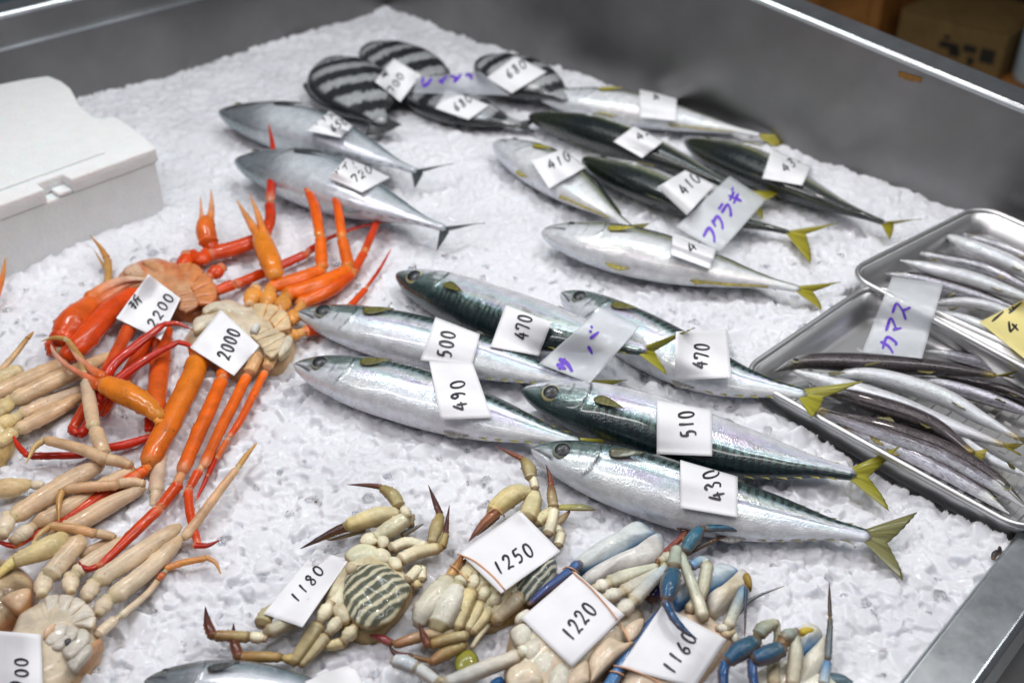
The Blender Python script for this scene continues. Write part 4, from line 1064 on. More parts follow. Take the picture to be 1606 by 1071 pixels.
puff('abdomen_flap', cb, O(fB, (560, 790), (620, 730), (645, 760), (610, 810)), 24, 6, (.66, .66, .62), (.4, .36, .3), M_PALE)
for q_ in (((850, 830), (900, 850), (880, 930), (800, 1000), (780, 960)), ((190, 610), (300, 560), (470, 590), (440, 660), (300, 640), (200, 660)), ((120, 700), (260, 660), (300, 700), (230, 760), (120, 800)), ((360, 600), (500, 620), (540, 690), (430, 680))):
    puff('shell_ridge', cb, O(fB, *q_), 20, 6, (.70, .62, .48), (.5, .4, .22), M_PALE, rough=.15)
J = (.74, .50, .30)
limb('claw', cb, [a2((872, 606, 30, 14), (862, 585, 50, 16)), a2((865, 590, 62, 16), (845, 530, 76, 20), (822, 470, 72, 24), (812, 445, 60, 26))], 14, [OR, ((.74, .20, .012), (.80, .26, .02))], joint=(.78, .36, .08))
limb('claw_finger', cb.children[-1], [a2((802, 445, 34, 26), (768, 385, 26, 30), (724, 312, 5, 38))], 26, [((.78, .22, .02), (.62, .34, .16))])
limb('claw_finger', cb.children[-1], [a2((824, 440, 32, 28), (800, 360, 20, 32), (772, 292, 5, 40))], 26, [((.78, .22, .02), (.62, .34, .16))])
limb('leg', cb, [B5((560, 590, 120, 12), (600, 480, 150, 12))], 8, [(.76, .32, .06)], joint=J)
limb('leg', cb, [B5((690, 600, 120, 12), (715, 490, 140, 12)), a2((845, 632, 52, 10), (940, 605, 66, 8), (1035, 568, 48, 8)), a2((1035, 560, 44, 10), (1032, 500, 42, 16), (1030, 450, 38, 22)), a2((1028, 445, 36, 22), (1010, 340, 38, 30), (988, 284, 28, 36)), a2((986, 280, 24, 36), (965, 248, 16, 40), (936, 221, 4, 44))], 8, [(.76, .32, .06), (OR, OR), (OR, OR), (OR, ORR), (ORR, RD)], joint=(.78, .33, .06))
limb('leg', cb, [B5((800, 640, 120, 10), (830, 550, 140, 10)), a2((905, 655, 60, 6), (1010, 630, 76, 5), (1135, 562, 48, 6)), a2((1132, 555, 44, 8), (1120, 500, 42, 14), (1110, 455, 38, 20)), a2((1108, 448, 36, 20), (1095, 350, 32, 30), (1074, 254, 24, 38)), a2((1072, 250, 20, 38), (1050, 214, 14, 42), (1020, 186, 4, 46))], 6, [(.76, .32, .06), (OR, OR), (OR, OR), (OR, ORR), (ORR, RD)], joint=(.78, .33, .06))
limb('leg', cb, [B5((880, 720, 130, 8), (930, 650, 120, 8)), a2((955, 690, 52, 4), (1060, 640, 62, 3), (1146, 580, 40, 4)), a2((1150, 575, 36, 5), (1188, 505, 32, 8)), a2((1190, 500, 30, 8), (1220, 430, 28, 12), (1248, 360, 20, 16)), a2((1248, 358, 16, 16), (1262, 272, 4, 22))], 5, [(.76, .32, .06), (OR, ORR), (ORR, ORR), (ORR, RD), (RD, RD)], joint=(.78, .36, .1))
limb('leg', cb, [B5((880, 840, 90, 8), (940, 820, 120, 6)), B5((1000, 800, 110, 4), (1080, 790, 90, 2), (1180, 740, 80, 2)), a2((1135, 702, 28, 3), (1195, 636, 24, 3)), a2((1197, 632, 14, 3), (1245, 565, 12, 4), (1288, 490, 4, 6))], 5, [(.76, .34, .08), ORR, ORR, (ORR, RD)], joint=(.78, .4, .15))
limb('leg', cb, [G5((690, 20, 150, 12), (650, 90, 170, 10)), G5((655, 110, 165, 8), (610, 260, 180, 7), (480, 520, 185, 6), (330, 800, 185, 5), (270, 930, 150, 5)), G5((250, 975, 110, 6), (150, 1050, 90, 7)), D5((1090, 320, 100, 7), (930, 410, 110, 6), (780, 490, 110, 5), (560, 650, 92, 5), (330, 760, 66, 6), (130, 880, 55, 8)), D5((125, 885, 52, 8), (50, 870, 42, 9), (-40, 840, 20, 10))], 6, [OR, ((.76, .22, .012), (.72, .14, .010)), (OR, ORR), (ORR, RD), (RD, DR)], joint=(.76, .30, .08))
limb('leg', cb, [G5((860, 200, 100, 8), (850, 260, 110, 8)), G5((845, 270, 108, 6), (760, 470, 118, 6), (640, 740, 118, 5), (530, 1000, 108, 5)), D5((1400, 400, 100, 6), (1260, 580, 92, 7)), D5((1250, 590, 96, 7), (1060, 770, 98, 8), (900, 930, 78, 9), (785, 1040, 58, 10)), E5((765, 138, 58, 10), (700, 160, 52, 12), (645, 135, 32, 14), (616, 95, 6, 18))], 6, [OR, (OR, (.70, .12, .010)), (ORR, ORR), (ORR, RD), (RD, DR)], joint=(.74, .34, .16))
limb('leg', cb, [G5((1120, 90, 110, 14), (1060, 220, 100, 8)), G5((1045, 240, 84, 6), (950, 430, 90, 5), (820, 690, 88, 5), (700, 960, 84, 5)), D5((1560, 300, 80, 6), (1490, 430, 60, 7)), D5((1480, 440, 68, 7), (1500, 640, 70, 5), (1560, 870, 54, 4)), b2((778, 905, 30, 4), (830, 905, 22, 6), (880, 884, 4, 9))], 5, [(.74, .42, .18), (OR, (.70, .12, .010)), ORR, (ORR, (.58, .05, .008)), (RD, DR)], joint=(.74, .40, .22))
limb('leg', cb, [G5((1240, 70, 100, 12), (1200, 180, 86, 8)), G5((1185, 210, 64, 5), (1090, 400, 64, 4), (980, 610, 60, 3), (900, 730, 56, 3)), G5((880, 760, 54, 3), (800, 900, 54, 3)), G5((800, 880, 48, 3), (730, 1040, 46, 3), ), b2((855, 560, 22, 3), (820, 650, 18, 3), (785, 722, 10, 3))], 5, [(.72, .42, .18), (OR, ORR), (.66, .14, .03), (RD, RD), (RD, RD)], joint=(.74, .40, .22))
limb('claw', cb, [C5((1290, 850, 80, 12), (1250, 800, 110, 16)), C5((1255, 770, 110, 18), (1120, 660, 180, 19), (960, 570, 205, 20), (820, 510, 160, 22))], 14, [(.76, .24, .02), ((.76, .24, .015), (.74, .20, .015))], joint=(.8, .36, .08))
limb('claw_finger', cb.children[-1], [C5((790, 530, 110, 24), (680, 455, 62, 25), (530, 370, 44, 26), (430, 270, 32, 27), (400, 200, 6, 28))], 24, [((.66, .10, .012), (.66, .42, .30))])
limb('claw_finger', cb.children[-1], [C5((810, 460, 100, 26), (700, 380, 56, 27), (610, 300, 40, 28), (535, 195, 6, 29))], 24, [((.68, .12, .012), (.66, .42, .30))])
# --- crab C: pale, lower left, tagged
cc_ = thing('snow_crab', 'pale tan snow crab in the lower left corner with a white tag on its body', 'snow crab', (*P(110, 980, 0)[:2], 0), 'snow crabs on the ice')
puff('body', cc_, O(fE, (350, 370), (480, 345), (640, 380), (740, 520), (740, 640), (790, 700), (740, 850), (640, 960), (560, 1080), (300, 1200), (0, 1100), (0, 760), (80, 620), (130, 500), (250, 430)), 1, 22, CR, (.60, .40, .22), colfn=bodycol((.70, .60, .44), (.64, .55, .42)), mat=M_PALE, rough=.08)
fan(cc_, O(fE, (350, 380), (480, 350), (580, 370), (680, 420), (740, 520), (730, 610)), O(fE, (370, 540), (450, 530), (500, 530), (540, 550), (570, 580), (590, 610)), 19, 5, (.72, .66, .55), (.60, .46, .30), M_PALE)
puff('abdomen_flap', cc_, O(fE, (335, 690), (350, 640), (430, 580), (440, 620), (400, 680), (350, 710)), 22, 5, (.72, .50, .34), (.5, .36, .2), M_PALE)
for q_ in (((440, 590), (530, 590), (520, 680), (400, 760), (340, 720), (420, 660)), ((535, 600), (620, 620), (600, 700), (480, 790), (400, 770), (520, 690)), ((630, 620), (700, 650), (690, 740), (560, 860), (480, 800), (600, 720)), ((700, 740), (720, 800), (640, 900), (580, 960), (520, 900), (570, 870))):
    puff('abdomen_segment', cc_, O(fE, *q_), 21, 4, (.64, .60, .52), (.48, .42, .33), M_PALE, n=24, rough=.1)
puff('body_scar', cc_, O(fE, (300, 600), (330, 570), (355, 620), (330, 650), (290, 640)), 20.5, 2, (.05, .045, .045), None, M_PALE, n=18)
puff('body_scar', cc_, O(fE, (505, 720), (550, 700), (555, 730), (520, 755)), 24.5, 2, (.08, .08, .085), None, M_PALE, n=18)
puff('shell_edge', cc_, O(fE, (780, 700), (800, 730), (720, 860), (600, 980), (580, 950), (690, 840)), 8, 8, (.62, .34, .18), (.5, .26, .12), M_PALE)
PJ = (.72, .58, .34)
limb('leg', cc_, [E5((330, 350, 120, 12), (345, 230, 140, 10)), E5((390, 210, 150, 10), (500, 80, 155, 10), (620, -60, 150, 10))], 8, [CR, (CR, PL)], M_PALE, joint=PJ)
limb('leg', cc_, [E5((560, 330, 100, 12), (550, 230, 140, 9)), E5((600, 190, 120, 7), (760, 70, 130, 6), (980, -60, 110, 5))], 8, [CR, (CR, PL)], M_PALE, joint=PJ)
limb('leg', cc_, [E5((690, 390, 110, 12), (720, 290, 140, 9)), E5((770, 250, 150, 7), (1000, 100, 155, 7), (1250, -70, 140, 7), (1400, -170, 85, 7)), ], 8, [CR, (CR, PL)], M_PALE, joint=PJ)
limb('leg', cc_, [E5((780, 500, 110, 12), (830, 410, 140, 9)), E5((890, 380, 150, 6), (1100, 220, 150, 5), (1330, 10, 120, 5), (1420, -90, 60, 5)), pxl((290, 842, 17, 5), (345, 768, 14, 6), (371, 735, 11, 8)), pxl((373, 733, 10, 8), (387, 713, 8, 9), (403, 694, 2, 11))], 6, [CR, (CR, PL), ((.62, .38, .22), (.62, .36, .18)), (TAN, TAN)], M_PALE, joint=PJ)
limb('leg', cc_, [E5((770, 670, 90, 8), (900, 560, 80, 6)), E5((950, 530, 62, 4), (1150, 360, 52, 3), (1240, 250, 50, 3)), E5((1250, 235, 60, 4), (1285, 200, 56, 4)), E5((1300, 160, 58, 4), (1440, 110, 58, 5), (1620, 78, 48, 6)), pxl((323, 873, 9, 6), (338, 882, 6, 6), (346, 899, 2, 5))], 4, [CR, (CR, PL), (.62, .16, .05), ((.70, .28, .08), (.70, .30, .08)), ((.66, .30, .1), TAN)], M_PALE)
# --- crab D: pale, middle left, body cut by the frame
cd = thing('snow_crab', 'pale tan snow crab with folded bent legs, cut off by the left edge below the top pale one', 'snow crab', (*P(20, 880, 0)[:2], 0), 'snow crabs on the ice')
cd['label'] = 'pale tan snow crab with three folded bent legs, under the long orange legs'
puff('body', cd, O(fE, (-260, 300), (-60, 60), (150, 120), (260, 250), (250, 420), (180, 500), (60, 560), (-60, 640), (-300, 600)), 1, 16, (.5, .36, .2), (.5, .25, .12), M_PALE, colfn=bodycol((.20, .13, .07), (.52, .40, .24)), rough=.1)
puff('shell_edge', cd, O(fE, (0, 400), (100, 340), (240, 305), (230, 400), (140, 490), (40, 440)), 12, 8, (.70, .48, .30), (.5, .25, .1), M_PALE)
limb('leg', cd, [D5((20, 790, 130, 12), (50, 660, 140, 12)), D5((110, 650, 150, 10), (380, 480, 172, 8), (640, 320, 160, 7), (790, 250, 95, 7))], 8, [CR, (PL, (.60, .43, .28))], M_PALE, joint=PJ)
limb('leg', cd, [D5((120, 830, 120, 10), (240, 740, 120, 9)), D5((300, 700, 130, 8), (560, 560, 140, 6), (800, 410, 115, 6), (1040, 275, 78, 8)), D5((1030, 250, 76, 12), (930, 215, 95, 15), (840, 200, 98, 17)), D5((830, 205, 100, 17), (640, 120, 92, 19), (365, 48, 80, 21)), D5((350, 50, 62, 21), (270, 110, 46, 20), (205, 236, 5, 16))], 8, [CR, (PL, PL), ((.60, .40, .23), PL), (PL, (.60, .38, .2)), ((.6, .4, .18), (.62, .42, .16))], M_PALE, joint=(.5, .33, .16))
limb('leg', cd, [D5((420, 800, 120, 8), (620, 700, 150, 5), (860, 560, 150, 4), (1120, 430, 85, 6)), D5((1130, 395, 76, 9), (1040, 380, 86, 12), (930, 392, 88, 14)), D5((925, 402, 90, 14), (720, 415, 90, 17), (515, 438, 78, 19)), D5((495, 440, 62, 19), (465, 520, 50, 19), (462, 692, 5, 18))], 5, [(PL, (.60, .43, .28)), (PL, PL), ((.60, .36, .2), (.62, .38, .2)), (TAN, TAN)], M_PALE, joint=(.5, .33, .16))
limb('leg', cd, [D5((640, 950, 80, 4), (800, 870, 70, 4), (900, 825, 60, 6)), D5((900, 812, 64, 8), (830, 795, 76, 11), (765, 785, 78, 13)), D5((755, 788, 78, 13), (580, 745, 78, 18), (400, 720, 62, 22)), D5((400, 722, 50, 22), (300, 800, 38, 23), (225, 925, 5, 22))], 5, [PL, PL, ((.60, .33, .16), (.62, .36, .16)), (TAN, YC)], M_PALE, joint=(.5, .33, .16))
limb('claw', cd, [D5((520, 780, 90, 12), (400, 880, 190, 12), (220, 960, 150, 13), (110, 1000, 110, 14))], 12, [((.70, .56, .28), (.70, .58, .30))], M_PALE)
limb('claw_finger', cd.children[-1], [D5((130, 980, 90, 15), (20, 1080, 70, 16), (-80, 1180, 40, 16))], 14, [(.70, .55, .2)], M_PALE)
limb('leg', cd, [D5((-60, 430, 140, 8), (90, 425, 170, 8), (230, 390, 85, 8)), D5((250, 400, 70, 8), (320, 405, 80, 8))], 8, [((.70, .48, .24), (.70, .54, .30)), CR], M_PALE)
limb('leg', cd, [C5((820, 1060, 95, 14), (790, 990, 108, 16), (750, 870, 100, 18)), C5((735, 850, 98, 18), (705, 660, 100, 20), (680, 490, 88, 22)), C5((660, 440, 62, 24), (640, 330, 56, 26), (530, 165, 40, 28)), C5((520, 160, 46, 28), (430, 148, 36, 28), (318, 178, 4, 26))], 14, [PL, (PL, (.56, .42, .30)), ((.46, .30, .12), TAN), (TAN, (.5, .3, .08))], M_PALE, joint=PJ)
limb('leg', cd, [D5((1270, 180, 90, 2), (1240, 330, 105, 2), (1230, 450, 105, 2)), D5((1230, 460, 90, 2), (1200, 570, 40, 2))], 2, [(.64, .46, .33), (.66, .5, .34)], M_PALE, joint=PJ)
# --- crab E: pale, upper left, body cut by the frame
ce = thing('snow_crab', 'pale snow crab at the left edge, only its parallel straight legs in view', 'snow crab', (*P(10, 660, 0)[:2], 0), 'snow crabs on the ice')
puff('body', ce, O(fC, (-300, 500), (-40, 560), (40, 700), (90, 880), (90, 960), (20, 1060), (-200, 1200), (-380, 900)), 1, 18, CR, (.6, .42, .16), M_PALE, colfn=bodycol((.70, .54, .26), (.66, .56, .40)), rough=.12)
limb('leg', ce, [C5((-90, 620, 140, 8), (200, 480, 140, 7), (500, 350, 115, 6))], 7, [(PL, (.60, .40, .22))], M_PALE)
limb('leg', ce, [C5((-10, 740, 120, 10), (70, 650, 140, 9)), C5((120, 640, 150, 8), (400, 500, 158, 7), (640, 400, 140, 6), (860, 285, 70, 6))], 7, [(.70, .54, .26), (PL, (.58, .38, .20))], M_PALE, joint=PJ)
limb('leg', ce, [C5((-20, 850, 130, 8), (110, 780, 130, 8)), C5((170, 750, 120, 6), (400, 650, 110, 5), (630, 560, 80, 4))], 7, [(.70, .54, .26), (PL, (.58, .42, .3))], M_PALE, joint=PJ)
limb('leg', ce, [C5((-20, 980, 110, 8), (100, 890, 110, 7)), C5((150, 870, 120, 5), (400, 740, 130, 3), (630, 610, 85, 3))], 7, [(.70, .54, .26), (PL, (.60, .36, .18))], M_PALE, joint=PJ)
limb('leg', ce, [C5((-30, 480, 110, 8), (60, 440, 120, 8), (140, 400, 110, 7)), C5((-20, 430, 60, 14), (100, 300, 50, 16), (210, 160, 40, 20)), C5((215, 155, 44, 20), (262, 104, 14, 22))], 7, [(.70, .56, .32), (PL, TAN), TAN], M_PALE)
limb('leg', ce, [C5((-20, 560, 90, 8), (60, 520, 80, 8), (110, 470, 60, 7))], 7, [(.66, .5, .28)], M_PALE)
limb('claw_finger', ce, [pxl((-12, 480, 12, 4), (2, 440, 9, 14), (9, 404, 2, 22))], 5, [(OR, TAN)], M_PALE)
# ---------------------------------------------------------------- swimming crabs
f1, f2, f3, f4, f5, f6, f7 = frame(440, 740, 5.019), frame(300, 858, 5.019), frame(580, 858, 5.019), frame(660, 690, 5.019), frame(860, 790, 5.019), frame(1060, 858, 5.019), frame(780, 858, 5.019)
s1, s2, s3, s4, s5, s6, s7 = [q5(f) for f in (f1, f2, f3, f4, f5, f6, f7)]
KH, KL, OL = (.66, .55, .30), (.84, .78, .56), (.36, .27, .09)
DK, DKR = (.04, .015, .015), (.20, .05, .02)
MZ = (.10, .022, .02)
def stripes(p0, p1, dark, light, per, ph=0):
    p0 = np.array(p0); d = nrm(np.array(p1)-p0); n_ = np.array([-d[1], d[0]])
    def f(p, q):
        u = (p-p0)@n_; w_ = (p-p0)@d
        v = .5+.5*np.sin(2*math.pi*(u/per+ph+.06*np.sin(w_/9)+.5*hash_noise(u/14, w_/60, 1, 4)))+.5*(hash_noise(p[:, 0]/8, p[:, 1]/8, 1, 8)-.5)
        c = lerp3(np.array(dark)*np.ones((len(p), 3)), np.array(light)*np.ones((len(p), 3)), sstep(.50, .78, v))
        return c
    return f
def puff_hi(name, parent, outline, z0, h, colfn, edge, mat):
    """finer puff for printed stripe patterns: denser rings"""
    b = np.array(outline, float); m = len(b); n = 110
    q = np.vstack([b[-1:], b, b[:2]]); s = catmull(q, n*3); sp = np.linspace(1, m+1, n, endpoint=False); full = np.linspace(0, m+2, len(s))
    s = np.stack([np.interp(sp, full, s[:, j]) for j in range(2)], -1)
    base = np.array([P(x, y, (z0+h*.4)/1000) for x, y in s]); base[:, 2] = z0/1000; c = base.mean(0); cpx = s.mean(0)
    rings = np.concatenate([[1, .99, .97], np.linspace(.94, .03, 34)]); V, C = [], []
    for f in rings:
        pp = c+(base-c)*f; pxs = cpx+(s-cpx)*f
        seg = .0006*np.sin(((pxs-cpx)@nrm(np.array([.8, -.58])[::-1]*np.array([1, 1])))/4.5)
        pp[:, 2] = z0/1000+h/1000*(1-f**2.4)**.55+seg; V.append(pp)
        cc = colfn(pxs, f); cc = cc+(np.array(edge)-cc)*float(sstep(.95, .99, np.array(f))); C.append(cc)
    V = np.vstack(V+[c[None]+[[0, 0, h/1000]]]); C = np.vstack(C+[C[-1].mean(0)[None]]); R_ = len(rings)
    F = [tuple(f) for f in grid_faces(R_, n, True)]+[((R_-1)*n+j, (R_-1)*n+(j+1) % n, R_*n) for j in range(n)]
    if np.sum(base[:, 0]*np.roll(base[:, 1], -1)-np.roll(base[:, 0], -1)*base[:, 1]) < 0: F = [f[::-1] for f in F]
    return mesh_obj(name, V, F, mat, parent, np.clip(C, 0, 1), collide=True)
WG = 'swimming crabs along the front'
KJ = (.36, .24, .10)
_limb = limb
def limb(name, parent, segs, z, cols, mat=None, **k):
    k.setdefault('edgec', (.20, .10, .035)); k.setdefault('joint', (.26, .15, .06)); return _limb(name, parent, segs, z, cols, mat, **k)
# --- crab F (1180)
cf = thing('swimming_crab', 'olive cream swimming crab on its back with striped belly flap, tagged 1180', 'swimming crab', (*P(560, 920, 0)[:2], 0), WG)
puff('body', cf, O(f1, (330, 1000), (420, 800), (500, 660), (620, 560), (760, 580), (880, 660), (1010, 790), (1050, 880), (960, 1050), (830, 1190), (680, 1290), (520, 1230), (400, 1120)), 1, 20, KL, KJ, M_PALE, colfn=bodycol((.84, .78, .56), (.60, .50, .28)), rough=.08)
puff_hi('abdomen', cf, O(f1, (560, 730), (640, 715), (720, 700), (820, 712), (920, 780), (1000, 850), (1030, 910), (960, 1040), (900, 1132), (780, 1200), (660, 1205), (560, 1150), (500, 1040), (487, 920), (500, 820)), 16, 10, stripes(f1(500, 1000), f1(850, 750), (.11, .12, .085), (.66, .62, .44), 13), (.25, .16, .07), M_PALE)
puff('abdomen_tip', cf, O(f1, (510, 725), (555, 715), (605, 735), (600, 775), (540, 800), (515, 770)), 21, 5, (.68, .58, .38), (.35, .2, .08), M_PALE, n=22)
for q_, c_ in ((((520, 640), (620, 570), (740, 590), (750, 660), (640, 700), (560, 700)), (.70, .68, .48)), (((745, 620), (800, 600), (860, 640), (850, 700), (760, 700)), KL), (((860, 670), (930, 680), (950, 740), (890, 760), (850, 710)), KL), (((660, 490), (740, 480), (760, 540), (700, 570), (630, 550)), KL), (((760, 520), (830, 500), (850, 560), (790, 590)), KL), (((430, 960), (480, 900), (500, 1020), (440, 1060), (380, 1020)), KL), (((400, 1060), (500, 1040), (540, 1150), (470, 1170)), (.62, .54, .36))):
    puff('sternal_plate', cf, O(f1, *q_), 15, 7, c_, KJ, M_PALE, n=22)
limb('claw', cf, [s1((740, 530, 110, 10), (860, 450, 150, 11), (980, 370, 125, 12)), s1((1010, 400, 110, 10), (990, 330, 100, 12)), s1((930, 320, 95, 12), (790, 340, 160, 13), (640, 385, 145, 12), (520, 425, 110, 11))], 10, [(.66, .62, .42), (.5, .46, .3), ((.76, .68, .44), (.78, .64, .28))], M_PALE)
limb('claw_finger', cf.children[-1], [s1((540, 420, 100, 11), (420, 470, 76, 10), (300, 530, 48, 10), (155, 603, 8, 9))], 10, [((.07, .02, .01), (.008, .006, .008))])
limb('claw_finger', cf.children[-1], [s1((660, 460, 40, 6), (520, 500, 36, 5), (400, 530, 24, 4), (340, 520, 6, 4))], 5, [((.5, .45, .3), (.3, .2, .1))])
limb('leg', cf, [s1((1000, 345, 85, 16), (960, 280, 75, 17)), s1((935, 270, 90, 17), (880, 180, 105, 18), (800, 125, 70, 19)), s1((795, 118, 50, 19), (690, 104, 38, 20), (518, 98, 4, 22))], 14, [KL, ((.50, .44, .22), OL), ((.16, .05, .03), (.08, .02, .02))], M_PALE)
limb('leg', cf, [s1((870, 600, 100, 10), (1000, 555, 95, 10), (1150, 590, 85, 10)), s1((1190, 560, 70, 10), (1225, 440, 105, 12), (1255, 340, 66, 14)), s1((1255, 335, 56, 14), (1210, 220, 36, 20), (1164, 103, 4, 26))], 10, [KL, ((.52, .44, .24), OL), (MZ, DK)], M_PALE)
limb('leg', cf, [s1((940, 690, 110, 10), (1080, 630, 115, 9), (1250, 600, 90, 9)), s1((1265, 590, 75, 9), (1300, 490, 55, 12)), s1((1300, 485, 46, 12), (1312, 380, 28, 18), (1330, 258, 4, 24))], 9, [(KL, KH), OL, (MZ, DK)], M_PALE)
limb('leg', cf, [s1((1000, 850, 90, 8), (1090, 760, 90, 6)), s1((1110, 760, 80, 5), (1110, 850, 80, 5)), s1((1050, 880, 90, 5), (1100, 890, 60, 5))], 6, [KL, KL, KH], M_PALE, joint=KJ)
limb('swimming_paddle', cf, [s1((960, 495, 50, 6), (1040, 450, 40, 8), (1125, 408, 10, 10))], 6, [((.25, .27, .22), (.12, .13, .13))], M_PALE)
limb('claw', cf, [s2((980, 420, 110, 8), (820, 560, 120, 8), (600, 670, 115, 8)), s2((560, 600, 130, 8), (600, 520, 110, 8), (720, 430, 80, 6))], 8, [((.6, .56, .4), (.5, .47, .34)), (.50, .46, .26)], M_PALE)
limb('leg', cf, [s2((570, 715, 95, 8), (460, 700, 95, 9)), s2((450, 705, 95, 9), (310, 695, 90, 10), (190, 695, 90, 10)), s2((170, 700, 80, 11), (130, 600, 62, 13), (108, 462, 4, 16))], 8, [KL, ((.5, .4, .18), (.30, .15, .05)), ((.16, .04, .02), DK)], M_PALE)
limb('leg', cf, [s2((830, 880, 90, 6), (720, 870, 70, 6)), s2((700, 865, 80, 6), (540, 860, 88, 6), (390, 865, 92, 7)), s2((375, 865, 84, 8), (335, 740, 66, 10), (332, 595, 4, 13))], 6, [(.55, .42, .16), ((.44, .30, .10), (.28, .14, .04)), ((.16, .04, .02), DK)], M_PALE)
limb('leg', cf, [s2((1090, 450, 110, 14), (1020, 570, 115, 11)), s2((1000, 610, 115, 9), (900, 760, 110, 7), (800, 910, 90, 5))], 8, [KL, ((.58, .50, .28), (.42, .34, .16))], M_PALE, joint=KJ)
limb('leg', cf, [s2((1170, 560, 110, 12), (1090, 660, 105, 9)), s2((1060, 700, 95, 7), (960, 820, 85, 5), (860, 930, 60, 4))], 8, [KL, ((.60, .52, .32), (.46, .38, .2))], M_PALE, joint=KJ)
limb('leg', cf, [s2((1280, 640, 120, 8), (1210, 720, 110, 6)), s2((1200, 745, 95, 4), (1100, 770, 85, 3), (1050, 770, 60, 3))], 8, [(.66, .60, .40), KH], M_PALE, joint=KJ)
# --- crab G (1250)
cg = thing('swimming_crab', 'cream yellow swimming crab tied with bands under the tag marked 1250', 'swimming crab', (*P(760, 920, 0)[:2], 0), WG)
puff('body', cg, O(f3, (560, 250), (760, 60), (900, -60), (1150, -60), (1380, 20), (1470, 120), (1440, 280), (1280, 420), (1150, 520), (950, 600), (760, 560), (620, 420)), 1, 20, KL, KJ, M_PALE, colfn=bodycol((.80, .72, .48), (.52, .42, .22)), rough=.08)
puff_hi('abdomen', cg, O(f3, (1120, 330), (1200, 220), (1330, 120), (1450, 70), (1475, 150), (1430, 290), (1330, 390), (1230, 425)), 12, 9, stripes(f3(1180, 400), f3(1460, 90), (.07, .09, .08), (.52, .50, .40), 9), (.2, .14, .07), M_PALE)
limb('claw', cg, [s3((620, 260, 150, 10), (540, 370, 210, 10), (440, 500, 200, 9), (380, 610, 110, 7))], 8, [((.72, .68, .50), (.68, .66, .56))], M_PALE)
limb('claw_finger', cg.children[-1], [s3((620, 250, 100, 12), (680, 150, 70, 14), (730, 60, 30, 16))], 12, [((.60, .36, .12), (.25, .06, .02))])
limb('claw_finger', cg.children[-1], [s3((650, 240, 60, 10), (720, 140, 40, 12), (760, 90, 20, 14))], 10, [((.4, .2, .06), DK)])
limb('leg', cg, [s3((740, 240, 110, 16), (700, 290, 130, 14)), s3((690, 320, 150, 12), (620, 460, 215, 10), (540, 620, 180, 8))], 10, [KL, ((.74, .72, .62), (.70, .68, .56))], M_PALE, joint=(.62, .52, .2))
limb('leg', cg, [s3((830, 230, 110, 14), (800, 320, 120, 13)), s3((790, 350, 130, 12), (730, 490, 135, 10), (680, 640, 100, 8))], 10, [KL, ((.72, .60, .30), (.72, .62, .36))], M_PALE, joint=KJ)
limb('leg', cg, [s3((920, 320, 100, 14), (890, 400, 110, 12)), s3((880, 430, 90, 10), (830, 530, 95, 8), (770, 650, 80, 6))], 10, [KL, ((.72, .60, .30), (.70, .62, .38))], M_PALE, joint=KJ)
limb('leg', cg, [s3((1010, 380, 110, 12), (960, 450, 100, 10)), s3((950, 470, 95, 8), (890, 570, 90, 6), (800, 670, 75, 5))], 8, [KL, ((.70, .60, .32), (.60, .50, .28))], M_PALE, joint=KJ)
limb('leg', cg, [s3((1170, 390, 130, 10), (1100, 470, 120, 8), (980, 580, 100, 5)), s3((930, 610, 50, 4), (860, 700, 42, 4), (800, 790, 36, 4))], 6, [((.66, .60, .44), (.4, .32, .2)), (.55, .5, .34)], M_PALE, joint=KJ)
puff('swimming_paddle', cg, O(f3, (700, 830), (760, 790), (830, 820), (862, 900), (810, 975), (710, 1010), (668, 940), (672, 870)), 4, 3.5, (.27, .26, .035), (.07, .07, .05), M_PALE, n=30)
limb('leg', cg, [s3((660, 665, 70, 8), (440, 690, 95, 8), (200, 765, 72, 7)), s3((165, 755, 66, 7), (90, 715, 62, 7), (-5, 690, 8, 8))], 6, [((.66, .58, .36), (.34, .14, .06)), ((.26, .04, .04), (.18, .02, .03))], M_PALE)
limb('leg', cg, [s3((760, 690, 80, 10), (620, 720, 92, 10), (480, 765, 80, 9)), s3((460, 775, 72, 10), (420, 690, 52, 14), (387, 592, 4, 19))], 6, [((.62, .54, .3), (.36, .22, .06)), ((.2, .05, .02), DK)], M_PALE)
limb('leg', cg, [s3((740, 760, 90, 4), (600, 830, 110, 4), (480, 910, 70, 4)), s3((330, 860, 60, 4), (210, 840, 50, 5), (145, 765, 6, 8))], 4, [((.5, .4, .16), (.28, .13, .05)), (MZ, DK)], M_PALE)
limb('claw', cg, [s4((830, 620, 150, 12), (880, 490, 135, 12), (895, 390, 70, 13)), s4((860, 405, 90, 14), (740, 420, 160, 15), (620, 510, 150, 15), (560, 565, 110, 15))], 12, [((.70, .62, .34), (.68, .62, .38)), ((.72, .64, .38), (.72, .58, .22))], M_PALE)
limb('claw_finger', cg.children[-1], [s4((600, 560, 90, 16), (510, 640, 76, 16), (430, 730, 44, 16), (380, 795, 8, 16))], 14, [((.34, .12, .04), (.08, .02, .02))])
limb('claw_finger', cg.children[-1], [s4((610, 600, 40, 12), (520, 680, 34, 12), (440, 750, 12, 12))], 12, [((.34, .12, .04), (.08, .02, .02))])
limb('leg', cg, [s4((900, 380, 66, 18), (880, 300, 66, 19)), s4((865, 300, 80, 19), (850, 225, 105, 20), (815, 155, 66, 21)), s4((805, 150, 48, 21), (700, 100, 34, 23), (583, 44, 4, 26))], 16, [KL, ((.50, .44, .24), OL), ((.28, .08, .03), (.14, .03, .03))], M_PALE)
